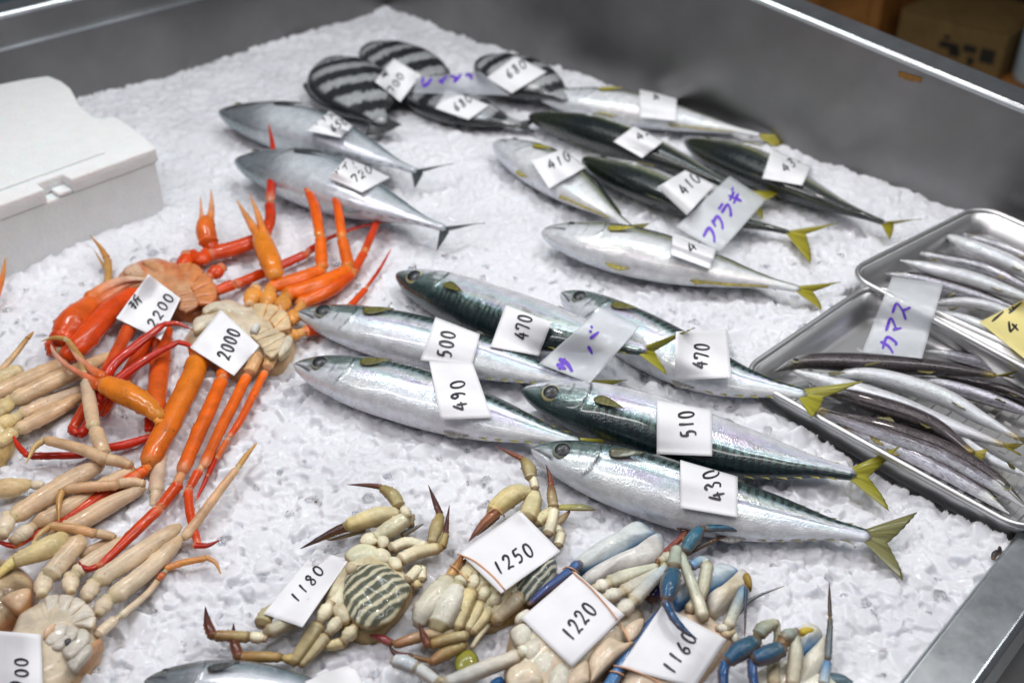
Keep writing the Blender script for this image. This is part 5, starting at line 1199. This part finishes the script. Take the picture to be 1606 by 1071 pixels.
limb('leg', cg, [s4((1000, 740, 90, 12), (1030, 640, 84, 13), (1050, 550, 80, 14)), s4((1045, 530, 80, 14), (1030, 430, 72, 17), (1025, 370, 56, 18)), s4((1025, 365, 50, 18), (1015, 280, 34, 22), (984, 193, 4, 27))], 12, [KL, ((.52, .42, .22), (.2, .08, .03)), ((.24, .06, .03), DK)], M_PALE)
limb('leg', cg, [s4((910, 650, 100, 10), (980, 590, 90, 12), (1040, 540, 60, 14))], 10, [(.68, .62, .36)], M_PALE)
limb('swimming_paddle', cg, [s4((1065, 530, 45, 13), (1160, 528, 62, 12), (1280, 530, 66, 11), (1362, 545, 30, 10))], 11, [((.46, .42, .08), (.14, .15, .10))], M_PALE, flat=.4)
limb('leg', cg, [s4((1060, 660, 60, 8), (1110, 620, 56, 8), (1170, 560, 20, 9))], 8, [((.6, .5, .3), (.3, .15, .06))], M_PALE)
limb('leg', cg, [s4((1030, 680, 80, 8), (1100, 720, 90, 6)), s4((1100, 740, 90, 5), (1080, 830, 80, 5))], 6, [KL, KL], M_PALE, joint=KJ)
# --- crab H (1220)
BL, BD, BW, IV = (.02, .10, .34), (.012, .05, .14), (.56, .62, .64), (.82, .79, .66)
ch = thing('swimming_crab', 'blue and ivory swimming crab tied with bands under the tag marked 1220', 'swimming crab', (*P(920, 980, 0)[:2], 0), WG)
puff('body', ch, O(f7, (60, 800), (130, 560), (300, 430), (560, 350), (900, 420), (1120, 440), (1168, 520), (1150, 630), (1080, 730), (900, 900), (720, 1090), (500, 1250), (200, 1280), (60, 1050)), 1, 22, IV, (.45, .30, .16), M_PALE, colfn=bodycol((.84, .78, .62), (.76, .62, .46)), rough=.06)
for q_ in (((860, 690), (1000, 740), (1080, 740), (900, 900), (740, 1060), (730, 1000), (715, 850)), ((990, 640), (1100, 560), (1160, 560), (1130, 660), (1040, 740)), ((560, 990), (700, 860), (730, 1020), (700, 1069), (560, 1100))):
    puff('abdomen_segment', ch, O(f7, *q_), 17, 5, (.74, .60, .44), (.30, .22, .14), M_PALE, n=26)
for q_, c_ in ((((110, 660), (200, 600), (270, 650), (250, 740), (160, 760)), IV), (((210, 770), (300, 715), (365, 760), (330, 850), (260, 880), (215, 830)), (.72, .68, .56)), (((300, 870), (400, 800), (460, 850), (440, 960), (370, 1000), (290, 920)), IV), (((100, 960), (240, 900), (340, 960), (330, 1069), (120, 1090)), (.72, .62, .46)), (((430, 960), (500, 900), (560, 960), (550, 1080), (420, 1090)), IV), (((150, 540), (240, 490), (260, 560), (160, 590)), IV)):
    puff('sternal_plate', ch, O(f7, *q_), 15, 9, c_, (.45, .34, .20), M_PALE, n=24)
def bluecol(p0, p1, a, b, lo, hi):
    p0 = np.array(p0); d = np.array(p1)-p0; L_ = float(d@d)
    def f(p, q):
        t = ((p-p0)@d)/L_; return lerp3(np.array(a)*np.ones((len(p), 3)), np.array(b)*np.ones((len(p), 3)), sstep(lo, hi, t+.15*(hash_noise(p[:, 0]/9, p[:, 1]/9, 1, 3)-.5)))
    return f
puff('claw', ch, O(f5, (165, 465), (260, 380), (400, 290), (560, 205), (715, 115), (830, 190), (850, 225), (760, 280), (600, 370), (430, 450), (270, 510), (200, 500)), 9, 12, BW, (.10, .22, .36), M_PALE, colfn=bluecol(f5(500, 230), f5(600, 400), (.66, .70, .68), (.10, .28, .52), .6, 1.1))
limb('claw_finger', ch.children[-1], [s5((240, 470, 90, 12), (130, 560, 80, 14), (-20, 670, 70, 16), (-150, 790, 40, 17))], 12, [((.05, .14, .34), (.03, .04, .17))])
puff('arm', ch, O(f5, (250, 560), (450, 440), (640, 360), (780, 290), (890, 210), (920, 350), (870, 430), (740, 500), (500, 560), (330, 620)), 8, 12, IV, (.44, .46, .44), M_PALE, colfn=bluecol(f5(700, 400), f5(900, 220), (.70, .68, .64), (.20, .42, .66), .6, 1.1))
limb('leg', ch, [s5((380, 660, 110, 16), (460, 630, 120, 16)), s5((480, 620, 120, 14), (640, 560, 115, 13), (860, 490, 60, 12))], 12, [IV, ((.70, .68, .52), (.62, .64, .50))], M_PALE, joint=(.6, .5, .28))
limb('leg', ch, [s5((450, 740, 110, 18), (560, 700, 125, 17)), s5((590, 690, 115, 16), (720, 620, 105, 15), (880, 520, 62, 14))], 14, [IV, ((.72, .66, .52), (.60, .64, .56))], M_PALE, joint=(.6, .5, .28))
limb('leg', ch, [s5((560, 850, 120, 20), (650, 780, 125, 19)), s5((670, 760, 115, 18), (780, 640, 100, 17), (930, 500, 76, 16)), s5((900, 440, 100, 16), (980, 400, 90, 17))], 16, [IV, ((.70, .66, .56), (.50, .60, .64)), (.56, .56, .42)], M_PALE, joint=(.6, .5, .28))
limb('leg', ch, [s5((1010, 350, 84, 20), (990, 490, 100, 22)), s5((985, 530, 120, 23), (955, 650, 140, 25), (930, 755, 84, 27)), s5((915, 765, 58, 28), (990, 900, 62, 29), (1080, 1000, 46, 29), (1175, 1065, 5, 29))], 20, [((.46, .52, .42), (.40, .46, .38)), ((.05, .13, .19), (.02, .09, .20)), ((.012, .08, .20), (.01, .04, .11))], M_PALE, over=True)
limb('leg', ch, [s5((860, 470, 70, 8), (940, 370, 60, 8), (1080, 230, 40, 10)), s5((1070, 375, 80, 12), (1140, 270, 112, 14), (1200, 195, 66, 16)), s5((1240, 192, 66, 17), (1390, 185, 66, 18), (1480, 200, 44, 18), (1570, 226, 4, 17))], 8, [(.24, .05, .03), ((.05, .16, .22), (.04, .16, .24)), ((.03, .16, .25), (.01, .07, .18))], M_PALE)
limb('leg', ch, [s5((1090, 390, 46, 6), (1300, 285, 34, 10)), s5((1310, 280, 34, 10), (1450, 230, 24, 13), (1610, 178, 4, 16))], 6, [((.10, .08, .06), (.05, .05, .05)), (DK, DK)], M_PALE)
limb('leg', ch, [s5((1180, 215, 44, 6), (1090, 215, 60, 7), (990, 173, 4, 9))], 5, [(DK, DK)], M_PALE)
limb('leg', ch, [s5((900, 560, 110, 4), (860, 660, 140, 3), (800, 740, 110, 2))], 2, [((.01, .03, .12), (.03, .02, .12))], M_PALE)
limb('leg', ch, [s3((1240, 800, 110, 12), (1190, 840, 120, 12)), s3((1180, 850, 120, 10), (960, 930, 130, 9), (760, 1010, 130, 8), (600, 1070, 110, 8)), s3((530, 1060, 100, 7), (380, 950, 105, 7)), s3((360, 945, 110, 8), (270, 905, 125, 8), (190, 890, 100, 8))], 8, [IV, ((.74, .68, .56), (.62, .64, .62)), (.60, .62, .60), ((.46, .52, .56), (.60, .64, .66))], M_PALE, joint=(.5, .4, .2))
puff('shell_edge', ch, O(f3, (960, 1040), (1040, 1010), (1060, 1069), (1000, 1100), (940, 1090)), 3, 5, (.04, .20, .50), (.02, .1, .3), M_PALE, n=20)
# --- crab I (1160)
ci = thing('swimming_crab', 'blue and ivory swimming crab under the tag marked 1160', 'swimming crab', (*P(1060, 1010, 0)[:2], 0), WG)
puff('body', ci, O(f6, (0, 500), (150, 430), (330, 560), (480, 700), (430, 780), (320, 900), (170, 1090), (-100, 1300), (-450, 1250), (-420, 900), (-200, 650)), 1, 18, IV, (.45, .30, .16), M_PALE, colfn=bodycol((.84, .74, .58), (.76, .58, .42)), rough=.06)
puff('claw', ci, O(f6, (-10, 330), (110, 255), (190, 190), (290, 130), (400, 115), (500, 165), (440, 235), (300, 325), (120, 420), (0, 440)), 6, 11, BW, (.06, .2, .45), M_PALE, colfn=bluecol(f6(250, 150), f6(340, 320), (.62, .70, .72), (.06, .25, .50), .5, 1.0))
puff('arm', ci, O(f6, (235, 380), (330, 320), (440, 230), (540, 150), (595, 250), (570, 330), (440, 420), (300, 520), (250, 470)), 6, 11, IV, (.5, .45, .35), M_PALE, colfn=bodycol((.70, .68, .64), (.66, .58, .42), 30))
puff('shell_patch', ci, O(f6, (520, 230), (560, 190), (600, 250), (600, 320), (560, 300)), 13, 5, (.34, .22, .04), (.2, .12, .03), M_PALE, n=18)
limb('leg', ci, [s6((40, 50, 66, 20), (100, 220, 84, 20), (170, 400, 95, 19), (220, 560, 100, 17))], 16, [((.50, .56, .46), (.70, .66, .50))], M_PALE)
limb('leg', ci, [s6((120, 150, 80, 12), (200, 105, 80, 14), (250, 130, 80, 14)), s6((250, 130, 90, 14), (225, 270, 95, 14), (190, 380, 90, 13), (110, 500, 100, 12))], 12, [((.10, .30, .55), (.60, .64, .52)), ((.62, .64, .50), (.70, .62, .44))], M_PALE)
limb('leg', ci, [s6((540, 320, 80, 12), (480, 460, 84, 12), (410, 630, 90, 12)), s6((400, 640, 90, 12), (330, 640, 70, 13))], 12, [((.10, .25, .40), (.70, .68, .52)), IV], M_PALE)
limb('leg', ci, [s6((550, 310, 40, 16), (548, 500, 22, 17), (542, 700, 8, 16))], 14, [((.03, .08, .14), DK)], M_PALE)
limb('leg', ci, [s6((470, 560, 22, 6), (540, 460, 34, 6), (640, 385, 26, 8), (855, 303, 3, 12))], 5, [((.03, .05, .07), (.16, .18, .20))], M_PALE)
limb('leg', ci, [s6((380, 690, 70, 12), (450, 660, 60, 10)), s6((450, 670, 66, 9), (470, 740, 66, 7))], 10, [(.72, .60, .40), IV], M_PALE, joint=(.6, .4, .2))
limb('claw_finger', ci, [s7((1300, 480, 44, 14), (1160, 650, 62, 12), (1020, 850, 84, 10), (900, 1060, 100, 8), (840, 1150, 90, 8))], 8, [((.03, .07, .22), (.10, .28, .55))], M_PALE)
limb('claw_finger', ci, [s7((1330, 520, 30, 8), (1180, 640, 30, 8), (1100, 740, 26, 8))], 8, [((.05, .03, .14), (.04, .02, .12))], M_PALE)
# --- crab J
cj = thing('swimming_crab', 'blue legged swimming crab without tag, rightmost along the bottom edge', 'swimming crab', (*P(1240, 1050, 0)[:2], 0), WG)
puff('body', cj, O(f6, (600, 1000), (760, 900), (950, 860), (1150, 980), (1300, 1050), (1320, 1200), (900, 1300), (560, 1200)), 1, 14, IV, (.4, .3, .2), M_PALE, rough=.06)
puff('claw', cj, O(f6, (955, 630), (1030, 590), (1110, 610), (1160, 665), (1130, 740), (1050, 800), (980, 835), (955, 740)), 10, 12, IV, (.10, .3, .6), M_PALE, colfn=bluecol(f6(1000, 640), f6(1080, 800), (.70, .68, .58), (.08, .32, .68), .5, 1.0))
puff('shell_patch', cj, O(f6, (965, 650), (1020, 625), (1090, 640), (1085, 670), (1010, 690)), 19.5, 4, (.55, .42, .04), (.4, .26, .04), M_PALE, n=20)
puff('arm', cj, O(f6, (985, 870), (1080, 770), (1190, 665), (1215, 800), (1190, 930), (1080, 1060), (960, 1120), (930, 980)), 6, 14, IV, (.4, .42, .42), M_PALE)
limb('leg', cj, [s6((790, 590, 70, 24), (700, 630, 110, 24), (650, 690, 100, 23)), s6((630, 740, 120, 22), (510, 810, 155, 21), (405, 900, 100, 20)), s6((390, 900, 76, 20), (372, 1000, 80, 19), (385, 1120, 60, 17))], 18, [((.50, .50, .34), (.32, .38, .32)), ((.05, .12, .16), (.02, .10, .21)), ((.012, .08, .22), (.012, .07, .22))], M_PALE)
limb('leg', cj, [s6((940, 660, 80, 26), (860, 710, 130, 26)), s6((830, 790, 130, 24), (720, 845, 150, 23), (620, 880, 115, 22)), s6((600, 885, 70, 22), (605, 1000, 72, 20), (630, 1120, 60, 18))], 20, [((.42, .44, .34), (.30, .36, .32)), ((.06, .12, .15), (.02, .10, .22)), ((.012, .08, .24), (.012, .07, .22))], M_PALE)
limb('leg', cj, [s6((790, 590, 60, 20), (800, 720, 56, 16), (770, 900, 90, 10), (780, 1100, 110, 8))], 8, [((.60, .60, .42), (.70, .62, .42))], M_PALE)
limb('leg', cj, [s6((945, 700, 66, 26), (945, 850, 108, 22), (920, 1090, 95, 14))], 14, [((.54, .56, .44), (.70, .64, .48))], M_PALE)
limb('leg', cj, [s6((1208, 278, 5, 34), (1210, 400, 24, 28), (1214, 545, 32, 22)), s6((1216, 560, 38, 22), (1208, 720, 48, 18), (1195, 880, 56, 14)), s6((1190, 900, 70, 12), (1160, 1080, 84, 10))], 10, [(DK, (.06, .06, .05)), ((.08, .09, .08), (.14, .2, .24)), ((.08, .25, .5), (.5, .6, .62))], M_PALE)
limb('swimming_paddle', cj, [s6((1180, 1030, 90, 6), (1290, 1040, 110, 5), (1390, 1090, 80, 4))], 5, [((.10, .18, .22), (.08, .13, .16))], M_PALE, flat=.5)
tag(limb('shell_fragment', None, [pxl((1557, 876, 6, 12), (1560, 868, 9, 12), (1567, 864, 8, 12), (1568, 857, 4, 13))], 12, (.02, .018, .02)), 'small black shell fragment on the ice beside the near steel rim', 'shell fragment')
# ---------------------------------------------------------------- tags, film signs, writing
def build_bvh(extra=()):
    V, F, off = [], [], 0
    for v, f in COLLIDE+list(extra):
        V.append(np.asarray(v)); F += [tuple(int(i)+off for i in q) for q in f]; off += len(v)
    return BVHTree.FromPolygons(np.vstack(V).tolist(), F)
BASE_BVH = build_bvh()
def cast(bvh, px, py):
    r = ray(px, py); r = r/np.linalg.norm(r)
    h = bvh.ray_cast(Vector(CAM), Vector(r))
    return (None, None) if h[0] is None else (np.array(h[0]), r)
SHEETS = []
def sheet_on(corners, n=16, stiff=.6, lift=.0017, curl=.0):
    """paper resting on what lies beneath it. corners px: TL,TR,BR,BL going round"""
    c = [np.array(q, float) for q in corners]
    u = np.linspace(0, 1, n)
    G = np.array([[(c[0]*(1-a)+c[1]*a)*(1-b)+(c[3]*(1-a)+c[2]*a)*b for a in u] for b in u])
    Z_ = np.zeros((n, n))
    for i in range(n):
        for j in range(n):
            best = None
            p, r = cast(BASE_BVH, *G[i, j]); best = p
            for sb in SHEETS:
                p2, _ = cast(sb, *G[i, j])
                if p2 is not None and (best is None or p2[2] > best[2]): best = p2
            Z_[i, j] = best[2] if best is not None else .008
    U, W = np.meshgrid(u, u); A = np.stack([np.ones(n*n), U.ravel(), W.ravel(), U.ravel()**2, W.ravel()**2, (U*W).ravel(), U.ravel()**3, W.ravel()**3], -1)
    wt = np.ones(n*n); z = Z_.ravel()
    for _ in range(8):
        co = np.linalg.lstsq(A*wt[:, None], z*wt, rcond=None)[0]; fit = A@co; wt = np.where(z > fit, 4.0, .55)
    fit = fit.reshape(n, n)
    res = Z_-fit; over_ = np.percentile(res, 97)
    Zf = fit+max(0, min(over_, .006))+.0003
    for _ in range(7):
        Zf = np.maximum(Zf, Z_+lift)
        Q = np.pad(Zf, 1, mode='edge'); Zf = .5*Zf+.125*(Q[:-2, 1:-1]+Q[2:, 1:-1]+Q[1:-1, :-2]+Q[1:-1, 2:])
    Zf = np.maximum(Zf, Z_+lift*.7)
    V = np.array([[P(*G[i, j], Zf[i, j]) for j in range(n)] for i in range(n)]).reshape(-1, 3)
    return V, G
def digit(ch):
    a = np.linspace(0, 2*math.pi, 18)
    D_ = {
     '0': [[(.42+.30*math.sin(t), .5+.46*math.cos(t)) for t in a]],
     '1': [[(.48, .95), (.42, .5), (.40, .05)]],
     '2': [[(.12, .72), (.25, .92), (.5, .95), (.66, .76), (.5, .45), (.12, .08), (.35, .12), (.72, .05)]],
     '3': [[(.15, .85), (.4, .97), (.62, .78), (.35, .55), (.66, .38), (.5, .08), (.15, .1)]],
     '4': [[(.55, .98), (.1, .42), (.15, .36), (.85, .42)], [(.60, .72), (.56, .02)]],
     '5': [[(.22, .92), (.20, .55), (.5, .58), (.68, .36), (.5, .08), (.15, .06)], [(.18, .92), (.72, .96)]],
     '6': [[(.6, .98), (.28, .6), (.16, .25), (.4, .03), (.64, .22), (.5, .44), (.22, .34)]],
     '7': [[(.12, .70), (.14, .90), (.66, .90), (.60, .5), (.42, .02)]],
     '8': [[(.62, .82), (.4, .97), (.2, .78), (.58, .42), (.6, .14), (.38, .02), (.16, .2), (.5, .55), (.64, .8)]],
     '9': [[(.64, .74), (.4, .95), (.18, .72), (.4, .5), (.64, .72), (.6, .3), (.42, .02)]],
     'ヤ': [[(.08, .62), (.85, .74), (.62, .48)], [(.34, .95), (.48, .05)]],
     'イ': [[(.8, .95), (.12, .45)], [(.50, .66), (.50, .02)]],
     'ト': [[(.3, .97), (.3, .03)], [(.32, .62), (.8, .40)]],
     'サ': [[(.05, .68), (.92, .70)], [(.3, .95), (.3, .38)], [(.68, .97), (.66, .45), (.35, .03)]],
     'バ': [[(.3, .75), (.08, .1)], [(.55, .78), (.85, .12)], [(.75, .98), (.82, .86)], [(.90, 1.0), (.97, .88)]],
     'フ': [[(.1, .86), (.85, .88), (.68, .4), (.2, .03)]],
     'ク': [[(.4, .96), (.12, .5)], [(.34, .80), (.82, .80), (.66, .36), (.25, .02)]],
     'ラ': [[(.2, .95), (.75, .95)], [(.1, .66), (.85, .66), (.66, .3), (.25, .02)]],
     'ギ': [[(.08, .70), (.82, .80)], [(.05, .38), (.88, .50)], [(.35, .97), (.55, .02)], [(.80, 1.02), (.86, .90)], [(.93, 1.04), (.99, .92)]],
     'カ': [[(.08, .68), (.85, .70), (.74, .1), (.58, .12)], [(.45, .97), (.38, .45), (.08, .04)]],
     'マ': [[(.08, .84), (.9, .86), (.45, .36)], [(.30, .52), (.62, .10)]],
     'ス': [[(.15, .88), (.78, .88), (.55, .45), (.08, .05)], [(.5, .42), (.9, .06)]],
     'シ': [[(.15, .88), (.34, .76)], [(.08, .62), (.28, .50)], [(.12, .08), (.5, .22), (.9, .78)]],
     'ダ': [[(.4, .96), (.12, .5)], [(.34, .80), (.82, .80), (.66, .36), (.25, .02)], [(.3, .55), (.6, .38)], [(.88, 1.0), (.94, .88)]],
     '一': [[(.05, .5), (.95, .54)]],
     '皿': [[(.18, .85), (.20, .15)], [(.18, .85), (.84, .85), (.82, .15)], [(.40, .84), (.40, .15)], [(.62, .84), (.62, .15)], [(.02, .12), (1.0, .14)]],
     '折': [[(.02, .72), (.42, .76)], [(.24, .97), (.26, .1), (.12, .16)], [(.02, .36), (.42, .50)], [(.90, .95), (.56, .82)], [(.58, .82), (.56, .4), (.44, .05)], [(.58, .54), (.98, .58)], [(.80, .56), (.80, .0)]],
     '黒': [[(.2, .95), (.2, .5), (.8, .5), (.8, .95), (.2, .95)], [(.2, .72), (.8, .72)], [(.5, .95), (.5, .25)], [(.15, .38), (.85, .38)], [(.02, .25), (.98, .25)], [(.15, .14), (.08, .0)], [(.4, .14), (.4, .02)], [(.62, .14), (.66, .02)], [(.85, .14), (.95, .0)]],
    }
    return D_[ch]
def write_on(parent, bvh, text, p0, p1, hgt, w_=2.4, mat=None, adv=None, up=None):
    """text from p0 to p1 (photo px along the baseline); hgt px; letters stand to the left of the reading direction"""
    p0 = np.array(p0, float); d = np.array(p1, float)-p0; L_ = np.linalg.norm(d); d = d/L_
    upv = np.array([d[1], -d[0]]) if up is None else nrm(np.array(up, float))
    cw = L_/len(text); V, F = [], []
    r_ = np.random.default_rng(int(p0[0]+p0[1]*3))
    for i, ch in enumerate(text):
        o = p0+d*cw*i+upv*r_.uniform(-.05, .05)*hgt
        for st in digit(ch):
            q = np.array(st); n = max(6, 5*len(q)); q = catmull(q, n) if len(q) > 2 else catmull(q, 6)
            pts = o+q[:, :1]*d*cw*.92+q[:, 1:2]*upv*hgt
            # resample evenly
            t = nrm(np.gradient(pts, axis=0)); nn_ = np.stack([-t[:, 1], t[:, 0]], -1)
            ww = w_*.57*(1+.18*np.sin(np.linspace(0, 5, len(pts))+i))*np.where((np.arange(len(pts)) == 0) | (np.arange(len(pts)) == len(pts)-1), .6, 1)
            prev = None
            for k in range(len(pts)):
                a = cast(bvh, *(pts[k]+nn_[k]*ww[k])); b = cast(bvh, *(pts[k]-nn_[k]*ww[k]))
                if a[0] is None or b[0] is None: prev = None; continue
                V += [a[0]-a[1]*.0007, b[0]-b[1]*.0007]; cur = len(V)-2
                if prev is not None: F.append((prev, prev+1, cur+1, cur))
                prev = cur
    if V:
        o = mesh_obj('writing', V, F, mat or M_INK, parent, smooth=False)
        return o
TG = 'handwritten white price tags'
def tag_sheet(name, label, cat, corners, writes, mat=None, group=TG, stiff=.6, thick=.00022):
    V, G = sheet_on(corners); n = G.shape[0]
    F = grid_faces(n, n); F = np.vstack([F[:, [0, 1, 2]], F[:, [0, 2, 3]]])
    ctr = V.mean(0)
    root = thing(name, label, cat, ctr, group)
    # orientation up
    a = np.cross(V[1]-V[0], V[n]-V[0])
    if a[2] < 0: F = F[:, ::-1]
    o = mesh_obj('sheet', V, F, mat or M_PAPER, root)
    s = o.modifiers.new('thick', 'SOLIDIFY'); s.thickness = thick; s.offset = -1
    bvh = BVHTree.FromPolygons(V.tolist(), [tuple(map(int, f)) for f in F]); SHEETS.append(bvh)
    for (t, p0, p1, h, *k) in writes:
        write_on(root, bvh, t, p0, p1, h, *(k or [2.4]))
    return root
T = lambda lab, cs, wr, **k: tag_sheet('price_tag', lab, 'price tag', cs, wr, **k)
T('white tag reading 720 on the lower bonito', [(543, 248), (617, 276), (567, 302), (514, 279)], [('ヤイト', (524, 277), (566, 254), 12, 1.7), ('720', (556, 288), (588, 268), 14, 2.0)])
T('white tag reading 650 on the upper bonito', [(517, 174), (554, 198), (535, 216), (481, 205)], [('ヤイト', (492, 199), (530, 184), 11, 1.7), ('650', (522, 208), (548, 193), 13, 1.9)])
T('tilted white tag reading 700 between the two rear striped fish', [(617, 92), (660, 118), (628, 160), (588, 128)], [('黒', (600, 124), (612, 118), 11, 1.3), ('700', (616, 148), (637, 118), 12, 1.8)])
T('white tag reading 680 on the small striped fish', [(700, 140), (768, 165), (735, 188), (682, 170)], [('680', (716, 176), (744, 158), 14, 1.8)])
T('white tag reading 680 on the striped fish nearest the rear wall', [(808, 88), (858, 113), (802, 147), (763, 122)], [('680', (798, 124), (830, 104), 15, 1.9)])
T('white tag on the yellowtail lying against the rear wall', [(1003, 140), (1062, 152), (1060, 190), (1003, 184)], [('4', (1028, 160), (1038, 154), 13, 1.8)])
T('white tag reading 42 on a dark backed yellowtail', [(995, 198), (1041, 222), (1007, 248), (962, 222)], [('42', (1003, 222), (1024, 208), 14, 1.9)])
T('white tag reading 430 on the rightmost yellowtail', [(1211, 233), (1273, 262), (1258, 291), (1195, 280)], [('430', (1233, 272), (1262, 250), 16, 2.1)])
T('white tag reading 410 on the short silver yellowtail', [(883, 234), (920, 262), (861, 296), (832, 251)], [('410', (864, 268), (900, 250), 17, 2.1)])
T('white tag reading 410 beside the purple lettered film sign', [(1075, 267), (1122, 290), (1077, 338), (1030, 294)], [('410', (1076, 308), (1102, 280), 20, 2.3)])
T('white tag half under the purple lettered film sign, starting with 4', [(1056, 364), (1124, 390), (1114, 422), (1051, 399)], [('4', (1086, 398), (1098, 386), 17, 2.1), ('5', (1096, 384), (1104, 376), 15, 2.0)])
T('white tag reading 500 between two silver mackerel', [(683, 497), (753, 524), (740, 574), (659, 565)], [('500', (708, 562), (716, 518), 24, 2.8)])
T('white tag reading 490 draped over the lowest left mackerel', [(673, 566), (742, 570), (772, 655), (691, 658)], [('490', (735, 641), (727, 591), 24, 2.8)])
T('white tag reading 470 on the uppermost dark backed mackerel', [(793, 478), (865, 505), (845, 558), (769, 544)], [('470', (828, 534), (837, 494), 24, 2.6)])
T('white tag reading 470 on the mackerel with its tail over the tray', [(1060, 520), (1141, 517), (1147, 592), (1058, 597)], [('470', (1110, 578), (1114, 537), 25, 2.8)])
T('white tag reading 510 on the large dark backed mackerel', [(1030, 627), (1117, 643), (1117, 715), (1030, 712)], [('510', (1092, 684), (1088, 640), 26, 2.9)])
T('white tag reading 430 on the mackerel nearest the crabs', [(1067, 721), (1157, 747), (1157, 811), (1067, 796)], [('430', (1138, 782), (1126, 730), 27, 2.9)])
T('white tag reading 2200 on the red orange crab', [(233, 430), (283, 468), (252, 533), (182, 499)], [('折', (210, 487), (227, 470), 18, 2.2), ('2200', (243, 516), (276, 464), 17, 2.6)])
T('white tag reading 2000 on the bright orange crab', [(346, 485), (407, 542), (367, 589), (298, 545)], [('2000', (360, 566), (379, 518), 22, 2.8)])
T('white tag ending in two zeros on the pale crab in the corner', [(-40, 986), (58, 993), (77, 1022), (66, 1090), (-60, 1100)][:1]+[(64, 994), (68, 1095), (-60, 1100)], [('00', (44, 1062), (46, 1028), 22, 2.8), ('0', (35, 1085), (40, 1066), 22, 2.8), ('1', (-6, 1040), (4, 1020), 24, 2.6)])
T('white tag reading 1180 on the leftmost swimming crab', [(497, 859), (545, 880), (474, 983), (413, 962)], [('1180', (466, 948), (513, 892), 18, 2.7)])
T('white tag reading 1250 banded on a cream crab', [(815, 800), (879, 864), (786, 930), (720, 866)], [('1250', (782, 904), (843, 866), 24, 3.0)])
T('white tag reading 1220 banded on a blue and ivory crab', [(902, 896), (980, 964), (897, 1046), (817, 969)], [('1220', (897, 1007), (940, 954), 27, 3.1)])
T('white tag reading 1160 under a blue crab leg', [(1039, 948), (1140, 1002), (1090, 1078), (972, 1046)], [('1160', (1057, 1060), (1098, 997), 26, 3.1)])
T('blank white tag corner at the bottom edge beside the pale blue fish', [(478, 1068), (553, 1039), (572, 1075), (500, 1100)], [])
FG = 'frosted film signs with purple lettering'
Fm = lambda lab, cs, wr: tag_sheet('film_sign', lab, 'film sign', cs, wr, M_FILM, FG, thick=.0003)
for r in ():
    pass
_old = M_INK
def film(lab, cs, wr, mt=None):
    global M_INK
    keep = M_INK; M_INK = M_PURPLE
    o = tag_sheet('film_sign', lab, 'film sign', cs, wr, mt or M_FILM, FG, thick=.0003); M_INK = keep; return o
film('frosted film sign with purple letters lying across two yellowtail tags', [(1144, 276), (1202, 313), (1129, 396), (1060, 356)], [('フクラギ', (1118, 384), (1170, 306), 24, 4.0)])
film('frosted film sign with purple letters lying across the upper mackerel', [(944, 482), (1004, 511), (925, 601), (845, 570)], [('サ', (894, 590), (906, 568), 30, 5.5), ('バ', (930, 560), (945, 510), 16, 4.0)])
film('frosted film sign with purple letters standing in the front tray', [(1399, 434), (1480, 444), (1446, 562), (1352, 552)], [('カマス', (1400, 556), (1432, 478), 28, 3.6)])
film('narrow frosted film strip with purple letters between the striped fish', [(652, 122), (752, 112), (800, 150), (648, 146)], [('シマダイ', (660, 138), (752, 124), 15, 4.6)], M_CLEARFILM)
tag_sheet('price_card', 'pale yellow card with black writing cut off by the right edge over the rear tray', 'price card', [(1606, 470), (1680, 440), (1640, 590), (1536, 505)], [('一皿', (1560, 512), (1606, 474), 17, 3.2), ('4', (1590, 528), (1606, 512), 22, 3.2)], M_YPAPER, None)
# ---------------------------------------------------------------- rubber bands
ALL = build_bvh()
def band(label, pts, w_=2.6, group='rubber bands round the crab claws'):
    q = catmull(np.array(pts, float), 26); V, F = [], []
    t = nrm(np.gradient(q, axis=0)); nn_ = np.stack([-t[:, 1], t[:, 0]], -1); P3 = []
    for a in q:
        best = cast(ALL, *a)[0]
        for sb in SHEETS:
            p2 = cast(sb, *a)[0]
            if p2 is not None and (best is None or p2[2] > best[2]): best = p2
        P3.append(best[2] if best is not None else .01)
    zz = np.array(P3); 
    for _ in range(2): zz = np.maximum(zz, np.convolve(np.pad(zz, 1, 'edge'), [.25, .5, .25], 'valid'))
    c = np.array([P(*a, z+.001) for a, z in zip(q, zz)]); r = w_/2/1700*.85
    T_ = nrm(np.gradient(c, axis=0)); S_ = nrm(np.cross(T_, [0, 0, 1.0])); U_ = np.cross(S_, T_); an = np.linspace(0, 2*math.pi, 8, endpoint=False)
    V = c[:, None]+S_[:, None]*(r*np.cos(an))[None, :, None]+U_[:, None]*(r*np.sin(an))[None, :, None]
    o = mesh_obj('rubber_band', V.reshape(-1, 3), grid_faces(len(c), 8, True)[:, ::-1], M_BAND)
    return tag(o, label, 'rubber band', group)
band('orange rubber band crossing the lower edge of the 1250 tag', [(718, 868), (745, 880), (775, 905), (800, 935)])
band('orange rubber band round the left claw of the cream crab tagged 1250', [(704, 884), (716, 892), (736, 912)])
band('orange rubber band looped round the upper claw of the crab tagged 1250', [(762, 806), (778, 797), (794, 812)])
band('orange rubber band running down over the right side of the 1220 tag', [(898, 896), (930, 925), (966, 968), (990, 1010)], 2.4)
band('orange rubber band looped round the blue claw at the upper left of the 1220 tag', [(873, 900), (890, 889), (908, 898)])
band('orange rubber band across the lower left of the 1160 tag', [(962, 1043), (985, 1048), (1020, 1062), (1040, 1075)], 2.2)
band('orange rubber band round the blue claw beside the 1160 tag', [(953, 1052), (966, 1053), (978, 1058)])
